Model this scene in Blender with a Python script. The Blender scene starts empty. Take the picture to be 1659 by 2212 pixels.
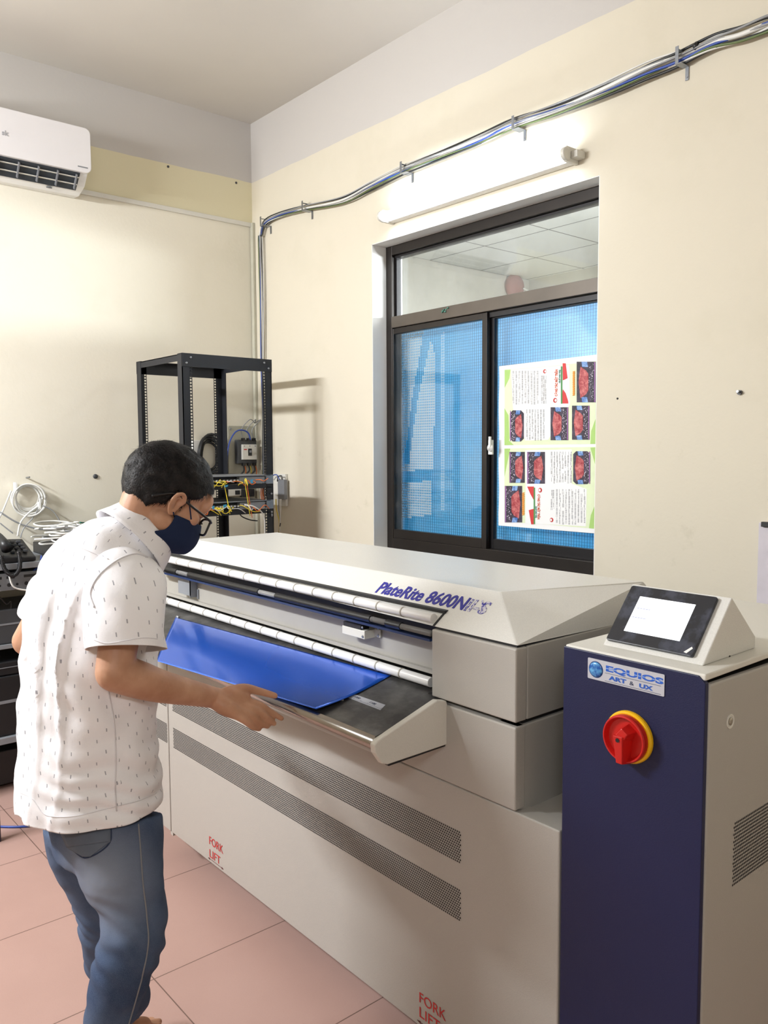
import bpy, math, random
from mathutils import Vector, Matrix, noise
from mathutils.bvhtree import BVHTree

scene = bpy.context.scene
COL = scene.collection
random.seed(7)

# ------------------------------------------------------------------ camera
FPX, CX, CY, H = 1767.0, 829.5, 1106.0, 1.58      # focal length in pixels of the 1659x2212 frame, eye height
PITCH, ROLL, VPX = math.radians(4.4), math.radians(0.3), -676.0

def cam_axes():
    d = Vector((math.sin(ROLL) * math.cos(PITCH), math.cos(ROLL) * math.cos(PITCH), math.sin(PITCH)))
    u = VPX - CX
    v = -(u * d.x + FPX * d.z) / d.y
    a = Vector((u, v, FPX)).normalized()
    X, Z = -a, -d
    return X, Z.cross(X), Z
AX, AY, AZ = cam_axes()                             # rows: world axes in camera coordinates (x right, y down, z forward)
CAM = Vector((0, 0, H))
def to_world(c): return Vector((AX.dot(c), AY.dot(c), AZ.dot(c)))
cam_data = bpy.data.cameras.new('camera')
cam = bpy.data.objects.new('camera', cam_data)
COL.objects.link(cam)
cam_data.sensor_fit = 'HORIZONTAL'
cam_data.sensor_width = 36.0
cam_data.lens = FPX / 1659.0 * 36.0
cam_data.clip_start = 0.02
cam_data.clip_end = 60
r_, u_, b_ = to_world(Vector((1, 0, 0))), to_world(Vector((0, -1, 0))), to_world(Vector((0, 0, -1)))
cam.matrix_world = Matrix(((r_.x, u_.x, b_.x, 0), (r_.y, u_.y, b_.y, 0), (r_.z, u_.z, b_.z, H), (0, 0, 0, 1)))
scene.camera = cam

# ------------------------------------------------------------------ world, exposure, lights
world = bpy.data.worlds.new('world'); scene.world = world
world.use_nodes = True
world.node_tree.nodes['Background'].inputs[0].default_value = (0.75, 0.85, 1.0, 1)
world.node_tree.nodes['Background'].inputs[1].default_value = 0.25
scene.view_settings.view_transform = 'Standard'
scene.view_settings.look = 'None'
scene.view_settings.exposure = -0.20
scene.view_settings.gamma = 1.0
scene.view_settings.use_curve_mapping = False
scene.cycles.use_denoising = True
scene.cycles.max_bounces = 8
scene.cycles.diffuse_bounces = 5
scene.cycles.transparent_max_bounces = 12
scene.cycles.caustics_reflective = False
scene.cycles.caustics_refractive = False
scene.cycles.sample_clamp_indirect = 6.0

def area_light(name, loc, target, sx, sy, power, col):
    L = bpy.data.lights.new(name, 'AREA'); L.shape = 'RECTANGLE'; L.size = sx; L.size_y = sy
    L.energy = power; L.color = col
    o = bpy.data.objects.new(name, L); COL.objects.link(o)
    o.location = loc
    o.rotation_euler = (Vector(target) - Vector(loc)).to_track_quat('-Z', 'Y').to_euler()
    return o
TUBE_COL = (0.93, 0.97, 1.0)
# batten lamps of the room: on the wall opposite the window, left and right of the camera, and one beyond the window
area_light('tube_lamp_opposite_left', (-3.3, -1.05, 2.75), (-3.0, 1.3, 0.7), 1.2, 0.10, 176, (0.95, 0.97, 1.0))
area_light('tube_lamp_opposite_right', (0.5, -1.0, 2.5), (-2.2, 2.0, 0.6), 1.2, 0.10, 34, (0.95, 0.97, 1.0))
area_light('tube_lamp_next_room', (-2.2, 4.2, 3.0), (-2.4, 3.6, 0.0), 1.2, 0.6, 90, (0.95, 0.98, 1.0))
area_light('board_fill_light', (-0.9, 4.1, 2.3), (-2.5, 2.86, 1.6), 1.2, 0.2, 150, (0.95, 0.98, 1.0))  # added lamp out of view, brightens the blue board from behind
WINDOW_TUBE = 44.0                                 # emission strength of the tube over the window

# ------------------------------------------------------------------ pixel -> place helpers
def ray(x, y): return to_world(Vector((x - CX, y - CY, FPX)))
def onX(x, y, X): r = ray(x, y); return CAM + r * (X / r.x)
def onY(x, y, Y): r = ray(x, y); return CAM + r * (Y / r.y)
def onZ(x, y, Z): r = ray(x, y); return CAM + r * ((Z - H) / r.z)
def onP(x, y, p, n): r = ray(x, y); n = Vector(n); return CAM + r * ((Vector(p) - CAM).dot(n) / r.dot(n))
def at(x, y, d): return CAM + ray(x, y) * (d / FPX)

# ------------------------------------------------------------------ materials
def lin(c):
    c = c / 255.0
    return c / 12.92 if c <= 0.04045 else ((c + 0.055) / 1.055) ** 2.4
def rgb(r, g, b): return (lin(r), lin(g), lin(b), 1)
class NT:
    def __init__(s, m): s.t = m.node_tree; s.n = s.t.nodes; s.l = s.t.links
    def new(s, k, **kw):
        nd = s.n.new(k)
        for a, v in kw.items(): setattr(nd, a, v)
        return nd
    def put(s, sock, v):
        if hasattr(v, 'links'): s.l.new(v, sock)
        else: sock.default_value = v
    def math(s, op, a, b=None, c=None):
        nd = s.new('ShaderNodeMath', operation=op)
        s.put(nd.inputs[0], a)
        if b is not None: s.put(nd.inputs[1], b)
        if c is not None: s.put(nd.inputs[2], c)
        return nd.outputs[0]
    def mix(s, f, a, b):
        nd = s.new('ShaderNodeMix', data_type='RGBA')
        s.put(nd.inputs[0], f); s.put(nd.inputs[6], a); s.put(nd.inputs[7], b)
        return nd.outputs[2]
    def coord(s, which='Object'): return s.new('ShaderNodeTexCoord').outputs[which]
    def xyz(s, v):
        nd = s.new('ShaderNodeSeparateXYZ'); s.l.new(v, nd.inputs[0]); return nd.outputs
    def noise(s, v, scale, detail=3, rough=0.5):
        nd = s.new('ShaderNodeTexNoise'); s.l.new(v, nd.inputs['Vector'])
        nd.inputs['Scale'].default_value = scale; nd.inputs['Detail'].default_value = detail
        nd.inputs['Roughness'].default_value = rough
        return nd.outputs['Fac']
    def ramp(s, f, p0, p1, c0=(0, 0, 0, 1), c1=(1, 1, 1, 1)):
        nd = s.new('ShaderNodeValToRGB'); s.l.new(f, nd.inputs[0])
        e = nd.color_ramp.elements
        e[0].position = p0; e[1].position = p1; e[0].color = c0; e[1].color = c1
        return nd.outputs[0]
    def bump(s, h, strength, dist, bsdf):
        nd = s.new('ShaderNodeBump'); nd.inputs['Strength'].default_value = strength
        nd.inputs['Distance'].default_value = dist
        s.l.new(h, nd.inputs['Height']); s.l.new(nd.outputs[0], bsdf.inputs['Normal'])
def base(name, col, rough=0.5, metal=0.0, spec=0.5):
    m = bpy.data.materials.new(name); m.use_nodes = True
    b = m.node_tree.nodes['Principled BSDF']
    b.inputs['Base Color'].default_value = col
    b.inputs['Roughness'].default_value = rough
    b.inputs['Metallic'].default_value = metal
    b.inputs['Specular IOR Level'].default_value = spec
    return m, b
def plain(name, col, rough=0.5, metal=0.0, spec=0.5, vary=0.06, scale=14, bump=0.0, bscale=200):
    """a plain coat with a little uneven tone and an optional fine grain"""
    m, b = base(name, col, rough, metal, spec)
    t = NT(m); co = t.coord()
    f = t.noise(co, scale, 4)
    dark = (col[0] * (1 - vary * 2), col[1] * (1 - vary * 2), col[2] * (1 - vary * 2), 1)
    t.l.new(t.mix(t.ramp(f, 0.3, 0.7), dark, col), b.inputs['Base Color'])
    if bump: t.bump(t.noise(co, bscale, 2), bump, 0.001, b)
    return m
def glow(name, col, strength):
    m, b = base(name, col, 0.4)
    b.inputs['Emission Color'].default_value = col
    b.inputs['Emission Strength'].default_value = strength
    return m

def wall_material(name, low, high, zline, old=None, zold=None):
    m, b = base(name, low, 0.75, 0, 0.3); t = NT(m); co = t.coord(); x, y, z = t.xyz(co)
    wob = t.math('MULTIPLY_ADD', t.noise(co, 3.0, 3), 0.02, -0.01)
    zz = t.math('ADD', z, wob)
    c = low
    stain = t.ramp(t.noise(co, 2.3, 6, 0.65), 0.52, 0.78)
    c = t.mix(t.math('MULTIPLY', stain, 0.35), c, (low[0] * .84, low[1] * .84, low[2] * .78, 1))
    smud = t.ramp(t.noise(co, 9, 6, 0.7), 0.60, 0.72)
    lowz = t.math('LESS_THAN', z, 1.6)
    c = t.mix(t.math('MULTIPLY', t.math('MULTIPLY', smud, lowz), 0.30), c, (low[0] * .68, low[1] * .68, low[2] * .62, 1))
    if old:
        nd = t.math('GREATER_THAN', zz, zold)
        c = t.mix(t.math('MULTIPLY', nd, 0.8), c, old)
    top = t.math('GREATER_THAN', zz, zline)
    c = t.mix(top, c, high)
    t.l.new(c, b.inputs['Base Color'])
    t.bump(t.noise(co, 60, 5), 0.25, 0.002, b)
    return m
CREAM, WHITEWASH = rgb(212, 205, 188), rgb(194, 190, 186)
M = {}
M['wall_left'] = wall_material('cream_wall_paint', rgb(226, 221, 206), WHITEWASH, 3.163, rgb(216, 208, 174), 2.93)
M['wall_back'] = wall_material('cream_wall_paint_with_smudges', CREAM, WHITEWASH, 3.163)
M['ceiling'] = plain('white_ceiling_plaster', rgb(205, 200, 192), 0.8, vary=0.04, scale=1.2, bump=.2, bscale=60)
M['reveal'] = plain('white_plaster_reveal', rgb(240, 239, 236), 0.7, vary=0.03, scale=6)
M['grey_wall'] = plain('grey_room_wall', rgb(196, 192, 184), 0.8, vary=0.08, scale=2.5)

def floor_material():
    m, b = base('pink_floor_tiles', rgb(196, 158, 144), 0.42, 0, 0.4); t = NT(m); co = t.coord(); x, y, z = t.xyz(co)
    s = 0.51
    def line(c, off):
        f = t.math('FRACT', t.math('MULTIPLY', t.math('ADD', c, -off + 0.5 * s + 51 * s), 1 / s))
        return t.math('LESS_THAN', t.math('ABSOLUTE', t.math('SUBTRACT', f, 0.5)), 0.0035)
    g = t.math('MAXIMUM', line(x, -2.232), line(y, 0.982))
    cell = t.new('ShaderNodeTexWhiteNoise', noise_dimensions='2D')
    comb = t.new('ShaderNodeCombineXYZ')
    for i, (c, o) in enumerate(((x, -2.232), (y, 0.982))):
        t.l.new(t.math('FLOOR', t.math('MULTIPLY', t.math('ADD', c, -o), 1 / s)), comb.inputs[i])
    t.l.new(comb.outputs[0], cell.inputs['Vector'])
    c = t.mix(t.math('MULTIPLY', cell.outputs[0], 0.25), rgb(180, 148, 138), rgb(168, 136, 127))
    c = t.mix(t.math('MULTIPLY', t.ramp(t.noise(co, 3, 5), .4, .75), 0.3), c, rgb(160, 128, 118))
    c = t.mix(t.math('MULTIPLY', t.ramp(t.noise(co, 260, 2), .5, .8), 0.3), c, rgb(170, 132, 120))
    c = t.mix(g, c, rgb(112, 88, 80))
    t.l.new(c, b.inputs['Base Color'])
    t.bump(t.math('MULTIPLY', g, -1.0), 0.4, 0.002, b)
    return m
M['floor'] = floor_material()

def metallic_paint(name, col, sparkle, rough):
    m, b = base(name, col, rough, 0.0, 0.5); t = NT(m); co = t.coord()
    f = t.noise(co, 420, 2); big = t.noise(co, 5, 3)
    t.l.new(t.mix(t.math('MULTIPLY', t.ramp(f, .35, .7), sparkle), col, (min(1, col[0] * 1.25), min(1, col[1] * 1.25), min(1, col[2] * 1.25), 1)), b.inputs['Base Color'])
    t.l.new(t.math('MULTIPLY_ADD', big, 0.12, rough - .06), b.inputs['Roughness'])
    t.bump(f, 0.22, 0.0012, b)
    return m
M['hood'] = metallic_paint('warm_white_textured_enamel', rgb(206, 205, 200), 0.4, 0.34)
M['panel'] = metallic_paint('warm_grey_textured_enamel', rgb(168, 165, 159), 0.15, 0.42)
M['panel_light'] = metallic_paint('light_textured_enamel', rgb(208, 206, 198), 0.2, 0.40)
M['recess'] = plain('recess_grey_enamel', rgb(160, 157, 150), 0.45, vary=.03)
M['gap'] = plain('black_rubber_gasket', rgb(24, 24, 26), 0.6)
M['blue'] = metallic_paint('deep_blue_enamel', rgb(7, 18, 60), 0.2, 0.48)
M['roller'] = plain('white_nylon_roller', rgb(216, 216, 215), 0.3, vary=.02)
M['roller_ring'] = plain('roller_ring_rubber', rgb(166, 162, 152), 0.5)
M['black_bar'] = plain('black_rubber_sleeve', rgb(14, 15, 18), 0.38, spec=.3)
M['black'] = plain('black_plastic', rgb(24, 25, 28), 0.4)
M['black_matt'] = plain('matt_black_steel', rgb(30, 32, 38), 0.5, spec=.4)
M['chrome'] = plain('brushed_chrome', rgb(188, 184, 178), 0.22, 1.0, vary=.04, scale=30)
M['steel'] = plain('galvanised_steel', rgb(150, 154, 160), 0.35, 0.8, vary=.08, scale=40)
M['steel_paint'] = plain('grey_painted_steel', rgb(140, 144, 150), 0.45, .2, vary=.06)
M['white'] = plain('white_plastic', rgb(232, 232, 230), 0.35, vary=.02)
M['offwhite'] = plain('off_white_plastic', rgb(214, 212, 204), 0.4, vary=.03)
M['grey'] = plain('grey_plastic', rgb(120, 122, 126), 0.45)
M['darkgrey'] = plain('dark_grey_plastic', rgb(66, 68, 72), 0.45)
M['red'] = plain('red_plastic', rgb(188, 26, 22), 0.35, vary=.03)
M['yellow'] = plain('yellow_plastic', rgb(240, 186, 16), 0.35, vary=.03)
M['red_ink'] = plain('red_ink', rgb(190, 44, 44), 0.6)
M['blue_ink'] = plain('violet_blue_ink', rgb(38, 38, 140), 0.5)
M['label_silver'] = plain('silver_label_foil', rgb(198, 202, 212), 0.35, .3, vary=.04)
M['label_blue'] = plain('label_blue_ink', rgb(44, 92, 180), 0.35)
M['label_dark'] = plain('label_dark_ink', rgb(40, 50, 84), 0.4)
M['bronze'] = plain('dark_bronze_aluminium', rgb(48, 43, 40), 0.38, .5, vary=.08, scale=8)
M['bronze_dark'] = plain('black_aluminium_channel', rgb(34, 32, 34), 0.4, .4)
M['cable_white'] = plain('white_cable_sheath', rgb(226, 226, 222), 0.4)
M['cable_grey'] = plain('grey_cable_sheath', rgb(150, 152, 154), 0.45)
M['cable_black'] = plain('black_cable_sheath', rgb(30, 32, 34), 0.45)
M['cable_blue'] = plain('blue_cable_sheath', rgb(44, 74, 160), 0.4)
M['cable_green'] = plain('yellow_green_cable_sheath', rgb(92, 110, 60), 0.45)
M['cable_teal'] = plain('teal_cable_sheath', rgb(40, 120, 100), 0.45)
M['cable_yellow'] = plain('yellow_fibre_sheath', rgb(232, 208, 60), 0.4)
M['cable_orange'] = plain('orange_fibre_sheath', rgb(226, 110, 36), 0.4)
M['tag_blue'] = plain('light_blue_tag', rgb(70, 170, 220), 0.5)
M['breaker'] = plain('breaker_board_grey', rgb(172, 170, 154), 0.6, vary=.06)
M['paper'] = plain('white_paper', rgb(238, 238, 238), 0.6, vary=.01)
M['skin'] = None
def skin_material():
    m, b = base('skin', rgb(196, 146, 112), 0.5, 0, 0.35); t = NT(m); co = t.coord()
    c = t.mix(t.ramp(t.noise(co, 18, 4), .35, .7), rgb(176, 130, 102), rgb(198, 154, 126))
    c = t.mix(t.math('MULTIPLY', t.ramp(t.noise(co, 6, 3), .5, .8), .3), c, rgb(186, 126, 106))
    t.l.new(c, b.inputs['Base Color'])
    b.inputs['Subsurface Weight'].default_value = 0.08
    b.inputs['Subsurface Radius'].default_value = (0.01, 0.004, 0.002)
    b.inputs['Subsurface Scale'].default_value = 0.5
    t.bump(t.noise(co, 300, 3), .15, .001, b)
    return m
M['skin'] = skin_material()
M['glass_lens'] = None

# ------------------------------------------------------------------ mesh helpers
class MB:
    def __init__(s): s.v = []; s.f = []
    def add(s, vs, fs):
        n = len(s.v); s.v += [Vector(p) for p in vs]; s.f += [tuple(i + n for i in f) for f in fs]; return s
    def box(s, x0, x1, y0, y1, z0, z1):
        vs = [(x, y, z) for x in (x0, x1) for y in (y0, y1) for z in (z0, z1)]
        return s.add(vs, [(0, 1, 3, 2), (4, 6, 7, 5), (0, 4, 5, 1), (2, 3, 7, 6), (0, 2, 6, 4), (1, 5, 7, 3)])
    def prism(s, poly, vec):
        """closed solid: polygon swept along vec"""
        n = len(poly); vec = Vector(vec); poly = [Vector(p) for p in poly]
        s.add(poly + [p + vec for p in poly],
              [tuple(range(n))[::-1], tuple(range(n, 2 * n))] + [(i, (i + 1) % n, n + (i + 1) % n, n + i) for i in range(n)])
        return s
    def quad(s, a, b, c, d): return s.add([a, b, c, d], [(0, 1, 2, 3)])
    def hexa(s, bottom, top):
        return s.add(list(bottom) + list(top), [(3, 2, 1, 0), (4, 5, 6, 7), (0, 1, 5, 4), (1, 2, 6, 5), (2, 3, 7, 6), (3, 0, 4, 7)])
    def tube(s, pts, r, n=8, caps=True, smooth_steps=0):
        pts = [Vector(p) for p in pts]
        if smooth_steps: pts = spline(pts, smooth_steps)
        rr = r if isinstance(r, (list, tuple)) else [r] * len(pts)
        if len(rr) != len(pts): rr = [rr[min(len(rr) - 1, int(i * len(rr) / len(pts)))] for i in range(len(pts))]
        up = None; vs = []; fs = []
        for i, p in enumerate(pts):
            d = (pts[min(i + 1, len(pts) - 1)] - pts[max(i - 1, 0)])
            if d.length < 1e-9: d = Vector((0, 0, 1))
            d.normalize()
            if up is None:
                up = Vector((0, 0, 1)) if abs(d.z) < .9 else Vector((1, 0, 0))
            a = (up - d * up.dot(d)).normalized(); b = d.cross(a); up = a
            for k in range(n):
                t = 2 * math.pi * k / n
                vs.append(p + (a * math.cos(t) + b * math.sin(t)) * rr[i])
        for i in range(len(pts) - 1):
            for k in range(n):
                fs.append((i * n + k, i * n + (k + 1) % n, (i + 1) * n + (k + 1) % n, (i + 1) * n + k))
        if caps:
            fs.append(tuple(range(n))[::-1]); fs.append(tuple(range((len(pts) - 1) * n, len(pts) * n)))
        return s.add(vs, fs)
    def cyl(s, p, q, r, n=24, r2=None):
        return s.tube([p, q], [r, r if r2 is None else r2], n)
    def ball(s, c, rx, ry=None, rz=None, nu=24, nv=14, axes=None):
        ry = ry or rx; rz = rz or rx; c = Vector(c)
        A = axes or (Vector((1, 0, 0)), Vector((0, 1, 0)), Vector((0, 0, 1)))
        vs = [c + A[2] * rz]
        for j in range(1, nv):
            ph = math.pi * j / nv
            for i in range(nu):
                th = 2 * math.pi * i / nu
                vs.append(c + A[0] * rx * math.sin(ph) * math.cos(th) + A[1] * ry * math.sin(ph) * math.sin(th) + A[2] * rz * math.cos(ph))
        vs.append(c - A[2] * rz); L = len(vs) - 1; fs = []
        for i in range(nu): fs.append((0, 1 + i, 1 + (i + 1) % nu))
        for j in range(nv - 2):
            for i in range(nu):
                a = 1 + j * nu; fs.append((a + i, a + nu + i, a + nu + (i + 1) % nu, a + (i + 1) % nu))
        a = 1 + (nv - 2) * nu
        for i in range(nu): fs.append((a + i, L, a + (i + 1) % nu))
        return s.add(vs, fs)
    def lathe(s, c, axis, prof, n=48):
        """prof: list of (radius, height along axis)"""
        c = Vector(c); w = Vector(axis).normalized()
        a = w.orthogonal().normalized(); b = w.cross(a); vs = []; fs = []
        for r, h in prof:
            for k in range(n):
                t = 2 * math.pi * k / n; vs.append(c + w * h + (a * math.cos(t) + b * math.sin(t)) * r)
        for i in range(len(prof) - 1):
            for k in range(n): fs.append((i * n + k, i * n + (k + 1) % n, (i + 1) * n + (k + 1) % n, (i + 1) * n + k))
        fs.append(tuple(range(n))[::-1]); fs.append(tuple(range((len(prof) - 1) * n, len(prof) * n)))
        return s.add(vs, fs)
    def sheet(s, poly, n, t):
        n = Vector(n).normalized(); return s.prism(poly, n * t)
    def build(s, name, mat, parent=None, bevel=0, smooth=False, fix=True, seg=2):
        me = bpy.data.meshes.new(name); me.from_pydata([tuple(p) for p in s.v], [], s.f)
        if fix:
            import bmesh
            bm = bmesh.new(); bm.from_mesh(me); bmesh.ops.recalc_face_normals(bm, faces=bm.faces); bm.to_mesh(me); bm.free()
        me.materials.append(mat)
        if smooth:
            for p in me.polygons: p.use_smooth = True
        o = bpy.data.objects.new(name, me); COL.objects.link(o)
        if parent is not None: adopt(o, parent)
        if bevel:
            b = o.modifiers.new('bevel', 'BEVEL'); b.width = bevel; b.segments = seg; b.limit_method = 'ANGLE'; b.angle_limit = math.radians(35)
            b.harden_normals = False
        return o
def adopt(o, parent):
    """child meshes are written in room coordinates, the root sits at the thing's base"""
    base_ = parent
    off = Vector((0, 0, 0))
    while base_ is not None:
        off += base_.location; base_ = base_.parent
    o.parent = parent
    o.location = -off
def thing(name, label, cat, loc, group=None):
    o = bpy.data.objects.new(name, None); COL.objects.link(o); o.empty_display_size = .05
    o.location = loc; o['label'] = label; o['category'] = cat
    if group: o['group'] = group
    return o
def tag(o, label, cat, group=None, kind=None):
    o['label'] = label; o['category'] = cat
    if group: o['group'] = group
    if kind: o['kind'] = kind
    return o
def struct(o, label=None):
    o['kind'] = 'structure'
    if label: o['label'] = label; 
    return o
def spline(pts, k):
    out = []
    P = [pts[0]] + list(pts) + [pts[-1]]
    for i in range(1, len(P) - 2):
        a, b, c, d = P[i - 1], P[i], P[i + 1], P[i + 2]
        for j in range(k):
            t = j / k
            out.append(.5 * ((2 * b) + (c - a) * t + (2 * a - 5 * b + 4 * c - d) * t * t + (3 * b - 3 * c + d - a) * t ** 3))
    out.append(Vector(pts[-1])); return out
def text_mesh(body, origin, xdir, ydir, size, extrude=0.0004, sx=1.0, bold=0.0, align='LEFT', shear=0.0):
    cu = bpy.data.curves.new('lettering', 'FONT'); cu.body = body; cu.size = size; cu.extrude = extrude
    cu.offset = bold; cu.align_x = align; cu.shear = shear; cu.resolution_u = 3
    o = bpy.data.objects.new('lettering', cu); COL.objects.link(o)
    dg = bpy.context.evaluated_depsgraph_get(); dg.update()
    me = bpy.data.meshes.new_from_object(o.evaluated_get(dg)); bpy.data.objects.remove(o)
    x = Vector(xdir).normalized(); y = Vector(ydir); y = (y - x * y.dot(x)).normalized(); z = x.cross(y); origin = Vector(origin)
    b = MB()
    b.v = [origin + x * (v.co.x * sx) + y * v.co.y + z * v.co.z for v in me.vertices]
    b.f = [tuple(p.vertices) for p in me.polygons]
    return b
def text_width(b, x):
    xs = [v.dot(Vector(x).normalized()) for v in b.v]; return max(xs) - min(xs)
def evaluated_mesh(o):
    dg = bpy.context.evaluated_depsgraph_get(); dg.update()
    return bpy.data.meshes.new_from_object(o.evaluated_get(dg))

# ================================================================== the room
XL, YW, YO, XR, ZC = -4.325, 2.65, -1.15, 1.2, 3.505
WX0, WX1, WZ0, WZ1, YF = -3.205, -1.867, 1.02, 2.595, 2.77      # window opening, plane of the window frame
struct(MB().box(XL - .15, XR + .15, YO - .15, YW + .0, -.1, 0).build('floor', M['floor']))
struct(MB().box(XL - .15, XR + .15, YO - .15, YW + .0, ZC, ZC + .1).build('ceiling', M['ceiling']))
struct(MB().box(XL - .15, XL, YO - .15, YW, 0, ZC).build('wall_left', M['wall_left']))
struct(MB().box(XR, XR + .15, YO - .15, YW, 0, ZC).build('wall_right', M['wall_back']))
struct(MB().box(XL, XR, YO - .15, YO, 0, ZC).build('wall_front', M['wall_back']))
w = MB()
w.box(XL - .15, WX0, YW, YW + .2, -.1, ZC + .1)
w.box(WX1, XR + .15, YW, YW + .2, -.1, ZC + .1)
w.box(WX0, WX1, YW, YW + .2, -.1, WZ0)
w.box(WX0, WX1, YW, YW + .2, WZ1, ZC + .1)
struct(w.build('wall_back', M['wall_back']))
r = MB()
r.box(WX0, WX0 + .003, YW + .001, YW + .2, WZ0, WZ1)
r.box(WX1 - .003, WX1, YW + .001, YW + .2, WZ0, WZ1)
r.box(WX0, WX1, YW + .001, YW + .2, WZ1 - .003, WZ1)
r.box(WX0, WX1, YW + .001, YW + .2, WZ0, WZ0 + .003)
struct(r.build('trim_1', M['reveal']))

# the room beyond the window
NX, NY, NZ = -4.9, 5.9, 3.10
struct(MB().box(NX - .1, NX, YW + .2, NY, 0, NZ).build('wall_beyond_left', M['grey_wall']))
struct(MB().box(NX, 1.5, NY, NY + .1, 0, NZ).build('wall_beyond_back', M['grey_wall']))
struct(MB().box(1.4, 1.5, YW + .2, NY, 0, NZ).build('wall_beyond_right', M['grey_wall']))
struct(MB().box(NX, 1.5, YW + .2, NY, -.1, 0).build('floor_beyond', M['grey_wall']))
def tile_ceiling():
    m, b = base('white_ceiling_tiles', rgb(222, 222, 220), 0.75); t = NT(m); x, y, z = t.xyz(t.coord())
    def ln(c, off):
        f = t.math('FRACT', t.math('MULTIPLY', t.math('ADD', c, -off + 60.3), 1 / .6))
        return t.math('LESS_THAN', t.math('ABSOLUTE', t.math('SUBTRACT', f, .5)), .010)
    g = t.math('MAXIMUM', ln(x, -4.3), ln(y, 4.66))
    t.l.new(t.mix(g, rgb(222, 222, 220), rgb(128, 128, 128)), b.inputs['Base Color'])
    return m
struct(MB().box(NX, 1.5, YW + .2, NY, NZ, NZ + .1).build('ceiling_beyond', tile_ceiling()))
# red alarm bell hanging on the far room's left wall, seen through the upper pane
bc = onX(1115, 618, NX + .05)
bell = thing('alarm_bell', 'dull red round alarm bell on the wall beyond the upper window pane', 'bell', bc)
MB().lathe(bc, (1, 0, 0), [(.02, -.05), (.10, -.045), (.11, -.01), (.085, .02), (.03, .035)], 28).build('gong', plain('faded_red_enamel', rgb(150, 96, 92), .5), bell, smooth=True)
MB().tube([bc + Vector((.04, .05, -.02)), bc + Vector((.04, .14, -.05)), bc + Vector((.04, .16, -.16))], .008, 6, smooth_steps=6).build('cable', M['cable_white'], bell, smooth=True)

# window frame: fixed upper light over two sliding sashes
YFR = YF
def wp(x, y, Y=YF): return onY(x, y, Y)
zt0, zt1 = wp(1052, 673).z, wp(1052, 652).z         # transom
xm = wp(1056, 900).x
FX0, FX1 = WX0 + .003, WX1 - .003
fr = MB()
def bar(b, x0, x1, z0, z1, y0=YF - .03, y1=YF + .03): b.box(x0, x1, y0, y1, z0, z1)
zt = (zt0 + zt1) / 2
bar(fr, FX0, FX0 + .045, WZ0 + .003, WZ1 - .003); bar(fr, FX1 - .045, FX1, WZ0 + .003, WZ1 - .003)
bar(fr, FX0 + .045, FX1 - .045, WZ1 - .048, WZ1 - .003); bar(fr, FX0 + .045, FX1 - .045, WZ0 + .003, WZ0 + .105)
win = struct(fr.build('window_1', M['bronze'], bevel=.002))
b = MB(); bar(b, FX0 + .045, FX1 - .045, zt - .028, zt + .028, YF - .035, YF + .035); b.build('transom', plain('worn_bronze_aluminium', rgb(92, 84, 76), .4, .4, vary=.08, scale=8), win, bevel=.002)
b = MB(); bar(b, FX0 + .045, FX1 - .045, zt - .052, zt - .030, YF - .012, YF + .03); bar(b, FX0 + .045, FX1 - .045, WZ1 - .06, WZ1 - .05, YF - .01, YF + .03)
bar(b, FX0 + .047, FX0 + .058, zt + .03, WZ1 - .06, YF - .008, YF + .02)
b.build('head_channel', M['bronze_dark'], win)
def glass_material():
    m = bpy.data.materials.new('window_glass'); m.use_nodes = True
    t = NT(m); t.n.remove(t.n['Principled BSDF'])
    tr = t.new('ShaderNodeBsdfTransparent'); tr.inputs[0].default_value = (.95, .97, .97, 1)
    gl = t.new('ShaderNodeBsdfGlossy'); gl.inputs['Roughness'].default_value = .03; gl.inputs[0].default_value = (.9, .95, 1, 1)
    df = t.new('ShaderNodeBsdfDiffuse'); df.inputs[0].default_value = (.75, .76, .76, 1)
    mx = t.new('ShaderNodeMixShader'); mx.inputs[0].default_value = .07
    t.l.new(tr.outputs[0], mx.inputs[1]); t.l.new(gl.outputs[0], mx.inputs[2])
    mx2 = t.new('ShaderNodeMixShader')
    co = t.coord(); x, y, z = t.xyz(co)
    dust = t.ramp(t.noise(co, 7, 7, .7), .45, .8)
    t.l.new(t.math('MULTIPLY', dust, .06), mx2.inputs[0])
    t.l.new(mx.outputs[0], mx2.inputs[1]); t.l.new(df.outputs[0], mx2.inputs[2])
    t.l.new(mx2.outputs[0], t.n['Material Output'].inputs['Surface'])
    return m
M['glass'] = glass_material()
M['clear'] = base('clear_acrylic', (1, 1, 1, 1), .05)[0]
MB().box(FX0 + .05, FX1 - .05, YF - .002, YF + .002, zt + .02, WZ1 - .05).build('upper_pane', M['glass'], win)
def sash(name, x0, x1, y, st=.030, dark=False):
    z0, z1 = WZ0 + .105, zt - .030
    b = MB(); hw = .012
    b.box(x0, x0 + st, y - hw, y + hw, z0, z1); b.box(x1 - st, x1, y - hw, y + hw, z0, z1)
    b.box(x0 + st, x1 - st, y - hw, y + hw, z0, z0 + .045); b.box(x0 + st, x1 - st, y - hw, y + hw, z1 - .028, z1)
    o = b.build(name, M['bronze_dark'] if dark else M['bronze'], win, bevel=.0015)
    MB().box(x0 + st - .003, x1 - st + .003, y - .002, y + .002, z0 + .04, z1 - .02).build('pane', M['glass'], o)
    return o
xl_in = FX0 + .020
s1 = sash('sliding_sash', xl_in, xm + .010, YF - .014)
s2 = sash('sliding_sash', xm - .008, FX1 - .02, YF + .014, .036, True)
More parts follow.
